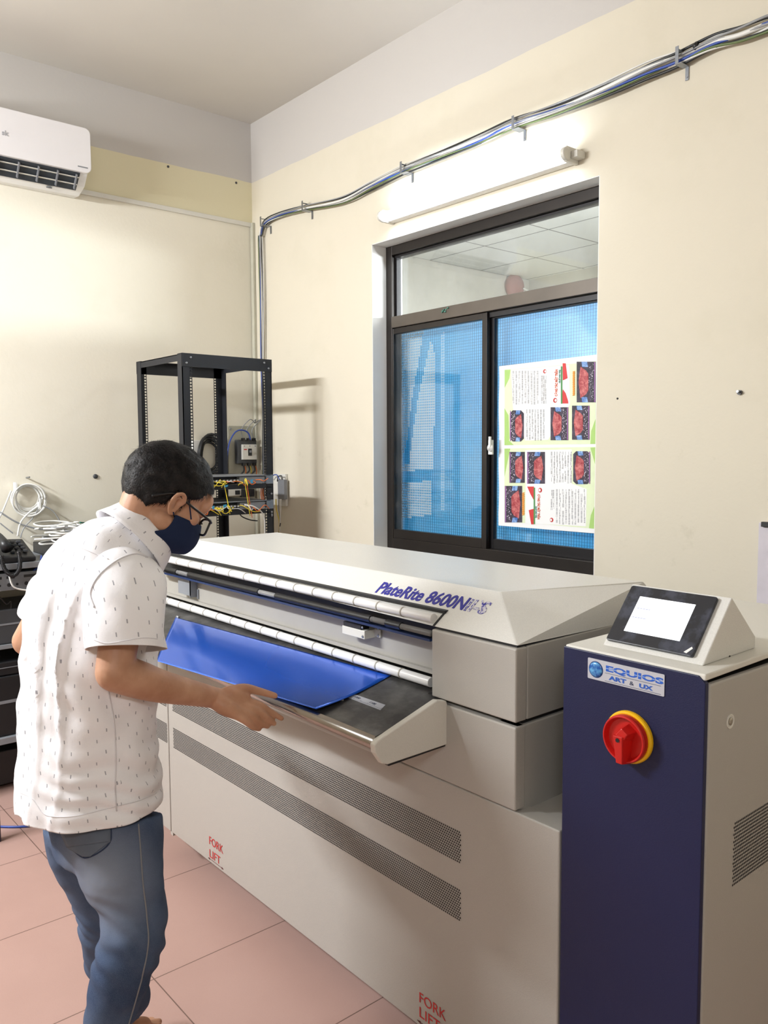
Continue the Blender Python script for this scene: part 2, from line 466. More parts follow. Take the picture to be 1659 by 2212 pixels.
# crescent latch
lp = onY(1060, 965, YF - .03)
lt = MB().box(lp.x - .012, lp.x + .012, lp.y - .004, lp.y + .006, lp.z - .035, lp.z + .03)
lt.lathe(lp + Vector((.004, -.004, -.005)), (0, -1, 0), [(.016, 0), (.017, .006), (.010, .012), (.004, .018)], 20)
lt.box(lp.x + .002, lp.x + .014, lp.y - .018, lp.y - .010, lp.z, lp.z + .045)
lt.build('latch', M['white'], win, bevel=.0015)['label'] = 'white crescent latch'
sp_ = onY(962, 673, YF - .035)
g = MB()
for i in range(7):
    a = sp_ + Vector((random.uniform(-.02, .02), random.uniform(-.004, .0), random.uniform(-.002, .016)))
    g.ball(a, random.uniform(.004, .009), .004, .004, 8, 6)
tag(g.build('lint_scrap', plain('dusty_green_thread', rgb(70, 120, 104), .8), smooth=True), 'tiny crumpled green scrap lying on the window transom', 'scrap')

# blue board and wire mesh behind the lower panes
YB = YF + .085
def board_material():
    m, b = base('light_blue_board', rgb(92, 180, 232), .45); t = NT(m); co = t.coord()
    c = t.mix(t.ramp(t.noise(co, 1.6, 3), .3, .75), rgb(112, 190, 226), rgb(150, 210, 236))
    t.l.new(c, b.inputs['Base Color'])
    tr = t.new('ShaderNodeBsdfTranslucent'); t.l.new(c, tr.inputs[0])
    mx = t.new('ShaderNodeMixShader'); mx.inputs[0].default_value = .5
    t.l.new(b.outputs[0], mx.inputs[1]); t.l.new(tr.outputs[0], mx.inputs[2]); t.l.new(mx.outputs[0], t.n['Material Output'].inputs['Surface'])
    return m
ZB1 = zt + .005
tag(MB().box(WX0 - .12, WX1 + .12, YB + .01, YB + .012, WZ0 - .05, ZB1).build('blue_board', board_material()),
    'light blue board standing behind the wire mesh of the sliding window', 'board')
mesh_ = MB(); pitch = .0135
nx = int((WX1 - WX0 - .004) / pitch); nz = int((ZB1 - WZ0) / pitch)
Ym = YB - .012
for i in range(nx): x = WX0 + .005 + i * pitch; mesh_.box(x - .0007, x + .0007, Ym - .0007, Ym + .0007, WZ0 + .003, ZB1 - .003)
for j in range(nz): z = WZ0 + .004 + j * pitch; mesh_.box(WX0 + .004, WX1 - .004, Ym - .0007, Ym + .0007, z - .0007, z + .0007)
ms = mesh_.build('wire_mesh_screen', plain('dull_teal_wire', rgb(66, 128, 160), .5))
tag(ms, 'fine square wire mesh screen between the sliding panes and the blue board', 'screen')
def inside(p, poly):
    c = False; n = len(poly)
    for i in range(n):
        (x0, y0), (x1, y1) = poly[i], poly[(i + 1) % n]
        if (y0 > p[1]) != (y1 > p[1]) and p[0] < (x1 - x0) * (p[1] - y0) / (y1 - y0) + x0: c = not c
    return c
lit_polys = []
for pl in ([(863, 712), (917, 704), (908, 760), (892, 850), (880, 950), (868, 996), (864, 990)],
           [(931, 735), (939, 760), (938, 1012), (868, 1019), (868, 1008), (884, 1000), (893, 930), (905, 850)],
           [(866, 1043), (934, 1038), (933, 1112), (868, 1120)],
           [(953, 720), (960, 718), (961, 1100), (954, 1104)]):
    q = [onY(x, y, Ym) for x, y in pl]; lit_polys.append([(v.x, v.z) for v in q])
wm = MB(); y0, y1 = Ym - .0016, Ym - .0008; hw = .0017
for i in range(nx):
    for j in range(nz):
        x = WX0 + .005 + i * pitch; z = WZ0 + .004 + j * pitch
        k = [inside((x, z), q) for q in lit_polys]
        if any(k):
            ww = hw if not k[3] else .0009
            wm.box(x - ww, x + ww, y0, y1, z - pitch / 2, z + pitch / 2); wm.box(x - pitch / 2, x + pitch / 2, y0, y1, z - ww, z + ww)
wm.build('lit_wires', plain('lit_wire_white', rgb(240, 242, 240), .5), ms)['label'] = 'patch of wires coloured white where lit'  # white colour stands in for light on this part of the mesh

# printed proof sheet stuck to the right pane
YP = YF + .008
def pz(x, y, lift=0): return onY(1070 + x / 5.265, 760 + y / 5.265, YP - lift)
poster = thing('poster', 'large white proof sheet with green pages and stage photographs on the right window pane', 'poster', pz(45, 2000))
def pq(b, pts, lift, t=.0002): b.prism([pz(x, y, lift) for x, y in pts], Vector((0, -t, 0))); return b
sheet = MB(); n_ = 14
L_ = [(45 + (40 - 45) * i / n_ + 4 * math.sin(i * 1.3), 165 + (1975 - 165) * i / n_) for i in range(n_ + 1)]
R_ = [(1158 + (1132 - 1158) * i / n_, 30 + (2065 - 30) * i / n_) for i in range(n_ + 1)]
pq(sheet, L_ + R_[::-1], 0, .0006)
sheet.build('sheet', M['paper'], poster)
def col(n, c): return plain(n, rgb(*c), .6, vary=.03, scale=30)
SEP = lambda name, mt, items: [pq(MB(), pts_, l_).build(name, mt, poster) for pts_, l_ in items]
green, green2, pale = col('pale_green_print', (222, 234, 196)), col('leaf_green_print', (168, 206, 116)), col('cream_print', (244, 244, 222))
SEP('page_background', green, [([(105, 205), (600, 165), (1145, 105), (1140, 1048), (600, 1055), (104, 1062)], .0008), ([(103, 1100), (600, 1090), (1140, 1080), (1125, 2012), (600, 1965), (105, 1930)], .0008)])
SEP('page_centre', M['paper'], [([(180, 205), (840, 150), (850, 600), (600, 1000), (340, 1010), (200, 640)], .0011), ([(340, 1120), (870, 1110), (870, 1500), (1040, 1560), (1030, 1985), (340, 1950), (345, 1520)], .0011)])
SEP('leaf_pattern', green2, [([(105, 205), (172, 202), (160, 300), (106, 410)], .0011), ([(103, 640), (150, 720), (160, 1000), (105, 1062)], .0011), ([(103, 960), (210, 1060), (104, 1062)], .0014), ([(1140, 1085), (1080, 1090), (1140, 1300)], .0011), ([(1130, 1750), (1085, 1860), (1065, 2006), (1126, 2012)], .0011), ([(104, 1100), (170, 1100), (104, 1420)], .0011), ([(1140, 760), (1090, 900), (1080, 1048), (1139, 1048)], .0011)])
random.seed(3)
def mottled(n, c0, c1, sc=60):
    m_, b_ = base(n, rgb(*c0), .6); t = NT(m_); t.l.new(t.mix(t.ramp(t.noise(t.coord(), sc, 5, .7), .4, .62), rgb(*c0), rgb(*c1)), b_.inputs['Base Color']); return m_
dark, pred, pblue, pwhite, pviolet, porange = mottled('photo_dark', (34, 30, 42), (74, 62, 84)), mottled('photo_red', (150, 40, 52), (206, 120, 118)), mottled('photo_blue', (60, 104, 176), (150, 184, 226)), col('photo_white', (226, 220, 232)), col('photo_violet', (150, 96, 160)), col('script_orange', (238, 160, 64))
def photo(x0, y0, x1, y1, side, cut=0):
    """side: +1 the heads of the people point right"""
    w_, h_ = x1 - x0, y1 - y0
    c = cut
    root = pq(MB(), [(x0 + c, y0), (x1 - c, y0), (x1, y0 + c), (x1, y1 - c), (x1 - c, y1), (x0 + c, y1), (x0, y1 - c), (x0, y0 + c)], .0016).build('photograph', dark, poster)
    def X(u): return x0 + w_ * u if side > 0 else x1 - w_ * u
    b = MB(); pq(b, [(X(.2), y0 + h_ * .12), (X(.5), y0 + h_ * .22), (X(.62), y0 + h_ * .3), (X(.62), y1 - h_ * .3), (X(.5), y1 - h_ * .2), (X(.2), y1 - h_ * .1), (X(.1), y0 + h_ * .5)], .0022)
    b.build('banner', pred, root)
    for a, d in ((.0, .13), (.87, 1.0)): pq(MB(), [(X(.25), y0 + h_ * a), (X(.55), y0 + h_ * a), (X(.6), y0 + h_ * d), (X(.3), y0 + h_ * d)], .0022).build('curtain', pblue, root)
    b = MB()
    for k in range(46):
        u, v = random.uniform(.64, .92), .05 + .90 * (k + random.random()) / 46
        s = random.uniform(1.6, 4.2); pq(b, [(X(u) - s, y0 + h_ * v - s), (X(u) + s, y0 + h_ * v - s), (X(u) + s, y0 + h_ * v + s), (X(u) - s, y0 + h_ * v + s)], .0022)
    b.build('crowd', pwhite, root)['kind'] = 'stuff'
    pq(MB(), [(X(.93), y0 + 4), (X(.985), y0 + 4), (X(.985), y1 - 4), (X(.93), y1 - 4)], .0022).build('stage_edge', pviolet, root)
for a in ((165, 665, 325, 1020, -1, 34), (628, 630, 830, 1005, 1, 0), (872, 612, 1072, 1000, 1, 0), (925, 112, 1140, 575, 1, 0),
          (160, 1138, 335, 1490, -1, 0), (362, 1138, 565, 1500, -1, 0), (885, 1130, 1080, 1505, 1, 34), (108, 1525, 305, 1940, -1, 0)): photo(*a)
tx = MB()
for (xa, xb, ya, yb, k) in ((205, 480, 215, 600, 9), (360, 550, 655, 1010, 7), (640, 860, 1135, 1498, 8), (700, 1015, 1562, 1965, 10), (530, 570, 270, 590, 3), (640, 660, 1570, 1800, 2)):
    for i in range(k):
        x = xa + (xb - xa) * i / (k - 1); y = ya
        while y < yb - 20:
            l = random.uniform(14, 50); l = min(l, yb - y)
            for dx in (-6, 0, 6):
                if random.random() < .8: pq(tx, [(x + dx - 1.3, y), (x + dx + 1.3, y), (x + dx + 1.3, y + l), (x + dx - 1.3, y + l)], .0014)
            y += l + 4
tx.build('body_text', col('print_grey', (120, 120, 128)), poster)
SEP('ribbon', col('ribbon_red', (206, 54, 56)), [([(765, 130), (800, 130), (822, 300), (768, 325)], .0016), ([(768, 425), (800, 470), (828, 560), (830, 588), (750, 588)], .0016), ([(362, 1532), (440, 1532), (437, 1685), (400, 1620)], .0016), ([(380, 1800), (437, 1785), (440, 1962), (408, 1962)], .0016)])
SEP('green_band', col('band_green', (70, 140, 76)), [([(745, 165), (763, 165), (763, 590), (745, 590)], .0018), ([(436, 1545), (452, 1545), (452, 1960), (436, 1960)], .0018)])
def ptext(s, x, y, size_px, up, colr, sx=1.0):
    o = pz(x, y, .0022)
    ydir = Vector((-1, 0, 0)) if up else Vector((1, 0, 0)); xdir = Vector((0, 0, 1)) if up else Vector((0, 0, -1))
    text_mesh(s, o, xdir, ydir, size_px, .0001, sx, .0006).build('lettering', colr, poster, fix=False)
k = (pz(0, 0) - pz(0, 100)).length / 100
ori = col('title_red', (206, 84, 44)); teal = col('print_teal', (60, 130, 120))
def fit(s, x, y, hpx, lpx, up, colr):
    o = pz(x, y, .0022)
    ydir = Vector((-1, 0, 0)) if up else Vector((1, 0, 0)); xdir = Vector((0, 0, 1)) if up else Vector((0, 0, -1))
    t0 = text_mesh(s, o, xdir, ydir, hpx * k / .7, .0001, 1, .0004); wd = text_width(t0, xdir)
    text_mesh(s, o, xdir, ydir, hpx * k / .7, .0001, lpx * k / wd, .0008).build('lettering', colr, poster, fix=False)
fit('CÔNG TÁC MẶT TRẬN', 704, 505, 30, 285, True, ori); fit('CÔNG TÁC MẶT TRẬN', 482, 1620, 30, 275, False, ori)
fit('QUẢNG TRỊ', 736, 355, 14, 140, True, teal); fit('QUẢNG TRỊ', 458, 1755, 14, 130, False, teal)
em_ = col('emblem_red', (190, 50, 50))
for x, y, r in ((680, 552, 26), (562, 222, 22), (510, 1573, 26), (640, 1912, 24)):
    eo = MB().lathe(pz(x, y, .0016), (0, -1, 0), [(r * k, 0), (r * k, .0004)], 20).build('emblem', em_, poster)
    MB().lathe(pz(x + (6 if y < 1000 else -6), y, .0022), (0, -1, 0), [(r * k * .56, 0), (r * k * .56, .0004)], 20).build('emblem_centre', M['paper'], eo)
b = MB()
for (x, ya, yb) in ((892, 220, 500), (318, 1600, 1860)):
    pts_ = []
    for i in range(11):
        y = ya + (yb - ya) * i / 11
        pts_ += [pz(x + 14, y, .0022), pz(x - 12, y + 8, .0022), pz(x + 12, y + 15, .0022), pz(x - 14, y + 22, .0022)]
    MB().tube(pts_, .0014, 6, smooth_steps=4).build('script', porange, poster)

# ------------------------------------------------------------------ fluorescent batten over the window
ta, tb = onY(822, 466, YW - .075), onY(1224, 334, YW - .075)
zt_ = (ta.z + tb.z) / 2; ta.z = tb.z = zt_
lamp = thing('tube_light', 'glowing white fluorescent batten fixed to the wall over the window', 'lamp', (ta.x, YW, zt_))
MB().box(ta.x + .01, tb.x - .01, YW - .045, YW - .001, zt_ - .022, zt_ + .022).build('batten', M['white'], lamp, bevel=.003)
for e, s in ((ta, 1), (tb, -1)):
    h = MB().lathe((e.x - s * .004, e.y, e.z), (s, 0, 0), [(.020, 0), (.024, .003), (.024, .016), (.016, .022)], 24)
    h.box(e.x + .0 if s > 0 else e.x - .016, e.x + .016 if s > 0 else e.x, YW - .075, YW - .001, zt_ - .026, zt_ + .03)
    if s < 0: h.box(e.x, e.x + .03, YW - .05, YW - .001, zt_ - .012, zt_ + .014)
    h.build('lamp_holder', M['offwhite'], lamp, bevel=.002)
MB().cyl((ta.x + .014, ta.y, zt_), (tb.x - .014, tb.y, zt_), .014, 20).build('tube', glow('lit_fluorescent_tube', (0.86, 0.93, 1.0, 1), WINDOW_TUBE), lamp, smooth=True)
MB().tube([Vector((-2.66, YW - .004, zt_ + .02)), Vector((-2.658, YW - .004, zt_ + .14))], .0015, 6).build('feed_wire', M['cable_white'], lamp)

# ------------------------------------------------------------------ cable run along the window wall
path = [(2300, -140), (1980, -50), (1800, 5), (1690, 40), (1659, 50), (1600, 74), (1540, 92), (1463, 128), (1400, 152), (1300, 196), (1200, 236), (1113, 266), (1040, 300), (960, 332), (868, 368), (800, 402), (740, 432), (655, 450), (600, 466), (572, 482), (563, 510)]
core = [onY(x, y, YW - .022) for x, y in path]
fine = spline(core, 8)
down = [Vector((fine[-1].x + dx, YW - .022, z)) for dx, z in ((.0, 2.75), (.004, 2.45), (-.002, 2.1), (.003, 1.85), (0, 1.55), (0, 1.3))]
cables = [('cable_white', .0085, 0, .006, 'thick white corrugated sleeve leading the cable run along the wall over the window'),
          ('cable_black', .0050, .018, .003, 'black cable on the upper side of the wall cable run'),
          ('cable_blue', .0048, -.010, .010, 'blue cable bundled beside the white sleeve of the wall run'),
          ('cable_white', .0042, -.017, .004, 'thin white cable on the lower side of the wall cable run'),
          ('cable_green', .0040, -.022, .008, 'yellow-green cable under the white ones of the wall run'),
          ('cable_black', .0055, -.026, -.002, 'lowest dark cable of the bundle clipped along the wall'),
          ('cable_grey', .0040, .012, .011, 'grey cable twisting over the front of the wall bundle'),
          ('cable_white', .0034, .024, .001, 'thin white cable on the very top of the wall run'),
          ('cable_grey', .0034, -.004, .014, 'thin grey cable in front of the white sleeve of the wall run')]
for ci, (mt, rad, off, fwd, lab) in enumerate(cables):
    pts = []
    allp = fine + spline([fine[-1]] + down, 6)[1:]
    if ci == 0: allp = fine
    N = len(allp)
    for i, p in enumerate(allp):
        d = allp[min(i + 1, N - 1)] - allp[max(0, i - 1)]; d.normalize()
        nrm = Vector((0, -1, 0)).cross(d)
        if nrm.z < 0 or (abs(nrm.z) < .3 and nrm.x > 0): nrm = nrm if abs(nrm.z) < .3 and nrm.x > 0 else -nrm
        s = .55 + .45 * (p.x - XL) / 3.2 if p.x < -1.1 else 1.0
        o = off * s + .006 * math.sin(i * .13 + ci * 1.7) * s
        q = p + nrm * o; q.y = p.y - abs(fwd) * s - .003 * math.sin(i * .21 + ci)
        if ci == 0 and i < 6: pass
        pts.append(q)
    sm = [rad * (.6 + .4 * min(1, (p.x - XL) / 3.0)) for p in pts]
    o = MB().tube(pts, sm, 8).build('wall_cable', M[mt], smooth=True)
    tag(o, lab, 'cable', 'cables clipped along the window wall')
# sleeve end collar
cpt = onY(1503, 100, YW - .030)
o = MB().cyl(cpt + Vector((-.006, 0, -.002)), cpt + Vector((.008, 0, .0035)), .0115, 16).build('cable_collar', M['black'], smooth=True)
tag(o, 'short black collar at the end of the white cable sleeve, upper right', 'collar')
# metal cable clips
clip_spots = [((1463, 100), (1468, 165), 'metal strap clip nearest the upper right corner of the photo'),
              ((1108, 250), (1117, 298), 'metal strap clip above the right half of the glowing tube'),
              ((866, 349), (875, 390), 'metal strap clip above the left end of the glowing tube'),
              ((653, 434), (659, 470), 'metal strap clip between the room corner and the tube light'),
              ((563, 468), (570, 502), 'metal strap clip where the cables bend down by the room corner')]
proto = None
for (a, c, lab) in clip_spots:
    p0, p1 = onY(a[0], a[1], YW - .05), onY(c[0], c[1], YW - .05)
    hgt = (p0.z - p1.z)
    root = thing('cable_clip', lab, 'clip', (p0.x, YW, (p0.z + p1.z) / 2), 'metal clips of the wall cable run')
    wd = .006
    st = MB(); x = p0.x; zt1_ = p0.z; zb = p0.z - hgt * .55
    st.box(x - wd, x + wd, YW - .052, YW - .050, zb, zt1_); st.box(x - wd, x + wd, YW - .05, YW - .001, zt1_ - .012, zt1_ - .010)
    st.build('strap', M['steel'], root)
    st = MB(); x2 = p1.x
    st.box(x2 - wd, x2 + wd, YW - .004, YW - .002, p1.z, zb); st.box(x - wd, x2 + wd, YW - .05, YW - .002, zb - .002, zb)
    st.lathe((x2, YW - .004, p1.z + .010), (0, -1, 0), [(.003, 0), (.003, .002)], 10)
    st.build('fixing_tab', M['steel'], root)

# trunking on the left wall and down the corner
ta_, tb_ = onX(172, 412, XL + .01), onX(546, 488, XL + .01)
zz = (ta_.z + tb_.z) / 2
tag(MB().box(XL + .001, XL + .016, ta_.y, YW - .002, zz - .012, zz + .012).build('wall_trunking', M['offwhite'], bevel=.002),
    'thin white cable trunking running along the left wall from the air conditioner to the corner', 'trunking')
tag(MB().box(XL + .004, XL + .032, YW - .018, YW - .001, .3, zz + .012).build('wall_trunking', plain('aged_trunking', rgb(190, 188, 172), .5), bevel=.002),
    'vertical white cable trunking running down the corner of the room', 'trunking')

# small things on the walls
def plug(name, lab, cat, p, n, r, mat):
    o = MB().lathe(p, n, [(r, 0), (r * .9, r * .5), (r * .35, r * .6)], 12).build(name, mat, smooth=True); tag(o, lab, cat); return o
plug('wall_anchor', 'dark screw hole plug in the left wall just behind the man\'s head', 'plug', onX(206, 1029, XL), (1, 0, 0), .013, M['darkgrey'])
plug('wall_nail', 'small dark nail in the left wall touching the man\'s hair', 'nail', onX(275, 1027, XL), (1, 0, 0), .005, M['black'])
plug('wall_nail', 'small dark nail in the yellowed paint right of the air conditioner', 'nail', onX(363, 360, XL), (1, 0, 0), .007, M['darkgrey'])
plug('wall_nail', 'small dark nail near the corner above the left wall trunking', 'nail', onX(510, 395, XL), (1, 0, 0), .007, M['darkgrey'])
plug('wall_nail', 'small dark nail in the window wall nearest the right side of the window', 'nail', onY(1334, 861, YW), (0, -1, 0), .004, M['black'])
a = onY(1599, 848, YW)
sc_ = thing('wall_screw', 'grey plug and screw sticking out of the window wall near the right edge', 'screw', a)
MB().cyl(a, a + Vector((0, -.02, .003)), .004, 10).build('shank', M['steel'], sc_)
MB().cyl(a + Vector((0, 0, 0)), a + Vector((0, -.008, 0)), .008, 12).build('plug', M['darkgrey'], sc_)
e0 = onY(1645, 1128, YW)
tr_ = thing('wall_channel', 'pale lavender upright channel on the window wall at the right edge', 'channel', (e0.x, YW, .2))
MB().box(e0.x, e0.x + .05, YW - .02, YW - .001, .2, e0.z).build('channel', plain('lavender_grey_plastic', rgb(206, 200, 208), .5), tr_, bevel=.002)
MB().box(e0.x + .012, e0.x + .04, YW - .03, YW - .015, e0.z - .012, e0.z + .004).build('clasp', M['black'], tr_, bevel=.001)

# ------------------------------------------------------------------ air conditioner
AXF = XL + .22
pt_, pb = onX(195, 283, AXF), onX(197, 376, AXF)
aT, aB, aR = 3.16, 2.945, 1.60
ac = thing('air_conditioner', 'white split air conditioner high on the left wall with open louvre', 'air conditioner', (XL, .9, 2.88))
aL = aR - .86
# moulded body behind the front panel (section across the wall, swept along Y)
sec = [(XL + .001, 2.875), (XL + .07, 2.868), (XL + .15, 2.895), (XL + .195, 2.95), (XL + .205, 3.13), (XL + .17, 3.165), (XL + .001, 3.17)]
MB().prism([Vector((x, aL + .01, z)) for x, z in sec], (0, aR - aL - .02, 0)).build('body', M['white'], ac, bevel=.006, seg=3)
# front panel with rounded corners
def rrect(y0, y1, z0, z1, r, n=6):
    out = []
    for cy_, cz_, a0 in ((y1 - r, z1 - r, 0), (y0 + r, z1 - r, 90), (y0 + r, z0 + r, 180), (y1 - r, z0 + r, 270)):
        for i in range(n + 1):
            t = math.radians(a0 + 90 * i / n); out.append((cy_ + r * math.cos(t), cz_ + r * math.sin(t)))
    return out
MB().prism([Vector((AXF - .025, y, z)) for y, z in rrect(aL, aR, aB, aT, .028)], (.025, 0, 0)).build('front_panel', plain('glossy_white_panel', rgb(232, 230, 232), .18, vary=.01), ac, bevel=.004, seg=3)
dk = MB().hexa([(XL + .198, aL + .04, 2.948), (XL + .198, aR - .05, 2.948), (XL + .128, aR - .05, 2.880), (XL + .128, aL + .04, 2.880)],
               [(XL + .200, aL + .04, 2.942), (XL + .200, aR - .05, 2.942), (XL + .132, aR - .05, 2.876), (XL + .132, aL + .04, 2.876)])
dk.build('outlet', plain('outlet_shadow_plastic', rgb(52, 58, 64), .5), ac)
for k_ in range(2):
    f = .25 + .4 * k_
    x = XL + .200 - .07 * f; z = 2.944 - .066 * f
    MB().box(x - .002, x + .010, aL + .04, aR - .05, z - .005, z - .002).build('louvre', M['offwhite'], ac)
for i in range(9):
    y = aR - .07 - i * .09
    MB().prism([Vector((XL + .196, y, 2.938)), Vector((XL + .140, y + .004, 2.884)), Vector((XL + .15, y + .004, 2.874)), Vector((XL + .206, y, 2.930))], (0, .006, 0)).build('vane', M['grey'], ac)
text_mesh('sk', Vector((AXF + .0006, onX(0, 292, AXF).y + .008, onX(0, 290, AXF).z)), (0, 1, 0), (0, 0, 1), .032, .0004, 1.05, .0010).build('lettering', plain('pale_grey_logo', rgb(176, 176, 180), .4), ac, fix=False)
p_ = onX(168, 360, AXF)
MB().box(AXF + .0002, AXF + .0006, p_.y, p_.y + .05, p_.z, p_.z + .006).build('grey_mark', M['steel_paint'], ac)
lg = MB().lathe((XL + .105, aR - .17, 2.8745), (-.15, 0, -1), [(.014, 0), (.014, .0025)], 20); lg.build('round_badge', M['darkgrey'], ac)
MB().cyl((XL + .03, aR - .03, 2.90), (XL + .012, aR - .0, 2.915), .008, 10).build('pipe_stub', plain('brown_pipe_tape', rgb(110, 66, 56), .6), ac)

# ================================================================== the plate setter
YM = 1.3325                                         # front plane of the machine
def m(x, y): return onY(x, y, YM)
XLM = -2.985                                         # far left end
XJ = -2.838                                         # joint between the two lower panels
XOV, XLO, XOP = -1.130, -1.014, -1.392              # corner of the upper body, corner of the lower panel, end of the mouth
ZB, ZL, ZS, ZH = .125, .790, .985, 1.158            # bottom, top of lower panel, seam, hood edge
YBK = 2.06
mach = thing('plate_setter', 'long warm-grey printing plate setter with sloped white hood, in front of the window', 'printing machine', (-2.3, 1.7, 0))
# chassis inside, feet
MB().box(XLM + .05, XLO - .05, YM + .055, YBK - .05, .10, .765).build('chassis', M['darkgrey'], mach)
for x in (XLM + .25, -2.2, -1.3):
    for y in (YM + .18, YBK - .2):
        MB().lathe((x, y, 0), (0, 0, 1), [(.05, 0), (.05, .02), (.02, .03), (.02, .11)], 20).build('foot', M['steel'], mach)
def panel(name, x0, x1, z0, z1, y0=YM, y1=YM + .05, mat='panel', bv=.004):
    return MB().box(x0, x1, y0, y1, z0, z1).build(name, M[mat], mach, bevel=bv, seg=3)
pr = panel('lower_panel', XJ + .003, XLO, ZB, ZL)
pl_ = panel('lower_panel', XLM, XJ - .003, ZB, ZL)
MB().box(XLO - .05, XLO - .002, YM + .05, YBK, ZB, ZL - .023).build('side_cover', M['panel'], mach, bevel=.004)
# middle band below the mouth
MB().box(XLM, XOV, YM - .004, YM + .03, ZL + .003, ZS - .006).build('middle_panel', M['panel'], mach, bevel=.004, seg=3)
sb = onX(1215, 1762, XOV)
MB().box(XOV - .02, XLO - .003, YM + .051, YBK - .1, ZL - .022, ZL - .003).build('ledge', M['panel'], mach, bevel=.002)
XS_ = XOV - .0012
MB().prism([Vector((XS_, YM + .004, ZL + .006)), Vector((XS_, sb.y + .35, ZL - (ZL - sb.z) * .51 / (sb.y - YM))), Vector((XS_, sb.y + .35, ZS - .006)), Vector((XS_, YM + .004, ZS - .006))], (-.06, 0, 0)).build('middle_side_panel', M['panel'], mach, bevel=.004, seg=3)
MB().box(XLM + .02, XOV - .02, YM + .02, YBK - .02, ZL, ZS).build('inner_core', M['gap'], mach)
# upper body block at the right of the mouth
MB().box(XOP, XOV - .0, YM - .004, YM + .033, ZS + .004, ZH - .006).build('upper_panel', M['panel'], mach, bevel=.004, seg=3)
MB().box(XOV - .06, XOV - .0005, YM + .0345, YM + .62, ZS + .004, ZH - .006).build('upper_side_panel', M['panel'], mach, bevel=.003, seg=3)
MB().box(XOP + .01, XOV - .01, YM + .03, YBK - .03, ZS - .01, ZH + .002).build('inner_core', M['gap'], mach)
# mouth: recessed grey wall
YR_ = YM + .055
MB().box(XLM + .02, XOP + .002, YR_, YR_ + .02, 1.028, 1.116).build('mouth_wall', M['recess'], mach)
MB().box(XLM + .02, XOP + .002, YR_ - .012, YR_ + .02, 1.024, 1.034).build('mouth_lip', M['recess'], mach)
MB().box(XLM + .02, XOP + .002, YR_ + .012, YBK - .1, .97, 1.20).build('mouth_cavity', M['gap'], mach)
# hood
ZT = 1.242
tr0 = onZ(1080, 1278, ZT); tb0 = onZ(1393, 1256, ZT)
inx, iny = XOV - tr0.x, tr0.y - YM
XHL = onZ(599, 1150, ZT).x
backY = onZ(600, 1150, ZT).y
c_fl, c_fr = Vector((XLM, YM, ZH)), Vector((XOV, YM, ZH))
bl = onX(1280, 1374, XOV)
c_br, c_bl = Vector((XOV, backY + iny, ZH - .012)), Vector((XLM, backY + iny, ZH - .012))
t_fl, t_fr, t_br, t_bl = Vector((XHL, tr0.y, ZT)), Vector((tr0.x, tr0.y, ZT)), Vector((tb0.x, backY, ZT)), Vector((XHL, backY, ZT))
zn = 1.187
def sl(x, z):                                       # point on the sloping front face
    f = (z - ZH) / (ZT - ZH); return Vector((x, YM + iny * f, z))
fN = Vector((0, -(ZT - ZH), iny)).normalized()
hood = MB()
V = [c_fl + Vector((0, iny * (zn - ZH) / (ZT - ZH), zn - ZH)), sl(XOP, zn), sl(XOP, ZH), c_fr, t_fr, t_fl]
V[0] = Vector((XLM + inx * (zn - ZH) / (ZT - ZH), V[1].y, zn))
hood.add(V + [c_br, t_br, c_bl, t_bl, Vector((XLM, V[1].y, ZH - .0)), Vector((XOP, YM + .08, ZH)), Vector((XLM, YM + .08, ZH))],
         [(0, 1, 4, 5), (1, 2, 3, 4), (3, 6, 7, 4), (4, 7, 9, 5), (6, 8, 9, 7), (8, 12, 10, 0, 5, 9), (3, 2, 11, 12, 8, 6), (1, 0, 10, 12, 11, 2)])
hood_o = hood.build('hood', M['hood'], mach, bevel=.003, seg=3)
MB().box(XOP + .004, XOV - .006, YM + .006, backY + iny - .05, ZH - .008, ZH + .001).build('hood_gasket', M['gap'], mach)
g_ = MB(); q0, q1 = sl(XLM + .06, zn - .002), sl(XOP + .006, zn - .002)
g_.prism([q0 + Vector((0, -.004, 0)), q0 + Vector((0, -.004, .007)), q0 + Vector((0, .03, .007)), q0 + Vector((0, .03, 0))], q1 - q0).build('hood_edge_trim', M['gap'], mach)
g_ = MB().prism([sl(XOP - .001, zn + .003), sl(XOP + .005, zn + .003), sl(XOP + .005, ZH + .001), sl(XOP - .001, ZH + .001)], fN * .0015).build('hood_edge_trim', M['gap'], mach)
# model lettering
def hl(x, y): return onP(x, y, c_fr, fN)
p0 = hl(809, 1279); pend = hl(983, 1314)
def fitted(s, p, xdir, ydir, height, length, mat, parent, ex=.0006, bold=.0, shear=0.0, off=None):
    t0 = text_mesh(s, p, xdir, ydir, 1.0, ex, 1, 0, shear=shear)
    ys = [v.dot(Vector(ydir).normalized()) for v in text_mesh('H', p, xdir, ydir, 1.0, ex).v]; hh = max(ys) - min(ys)
    size = height / hh; wd = text_width(t0, xdir) * size
    return text_mesh(s, p, xdir, ydir, size, ex, length / wd, bold, shear=shear).build('lettering', mat, parent, fix=False)
lx = Vector((1, 0, 0)); ly = Vector((0, iny, ZT - ZH)).normalized()
hcap = (hl(818, 1256) - p0).dot(ly)
print('hood text cap height', hcap, 'iny', iny, 'inx', inx)
fitted('PlateRite 8600N', p0 + fN * .0006, lx, ly, hcap, (hl(996, 1316) - hl(809, 1279)).x, M['blue_ink'], hood_o, bold=.0013)
def holo():
    mm, b = base('hologram_violet_print', rgb(60, 60, 160), .3, .2); t = NT(mm); co = t.coord()
    t.l.new(t.mix(t.ramp(t.noise(co, 160, 3, .7), .45, .55), rgb(48, 48, 150), rgb(206, 204, 214)), b.inputs['Base Color'])  # pale patches paint the holographic shimmer into the colour
    return mm
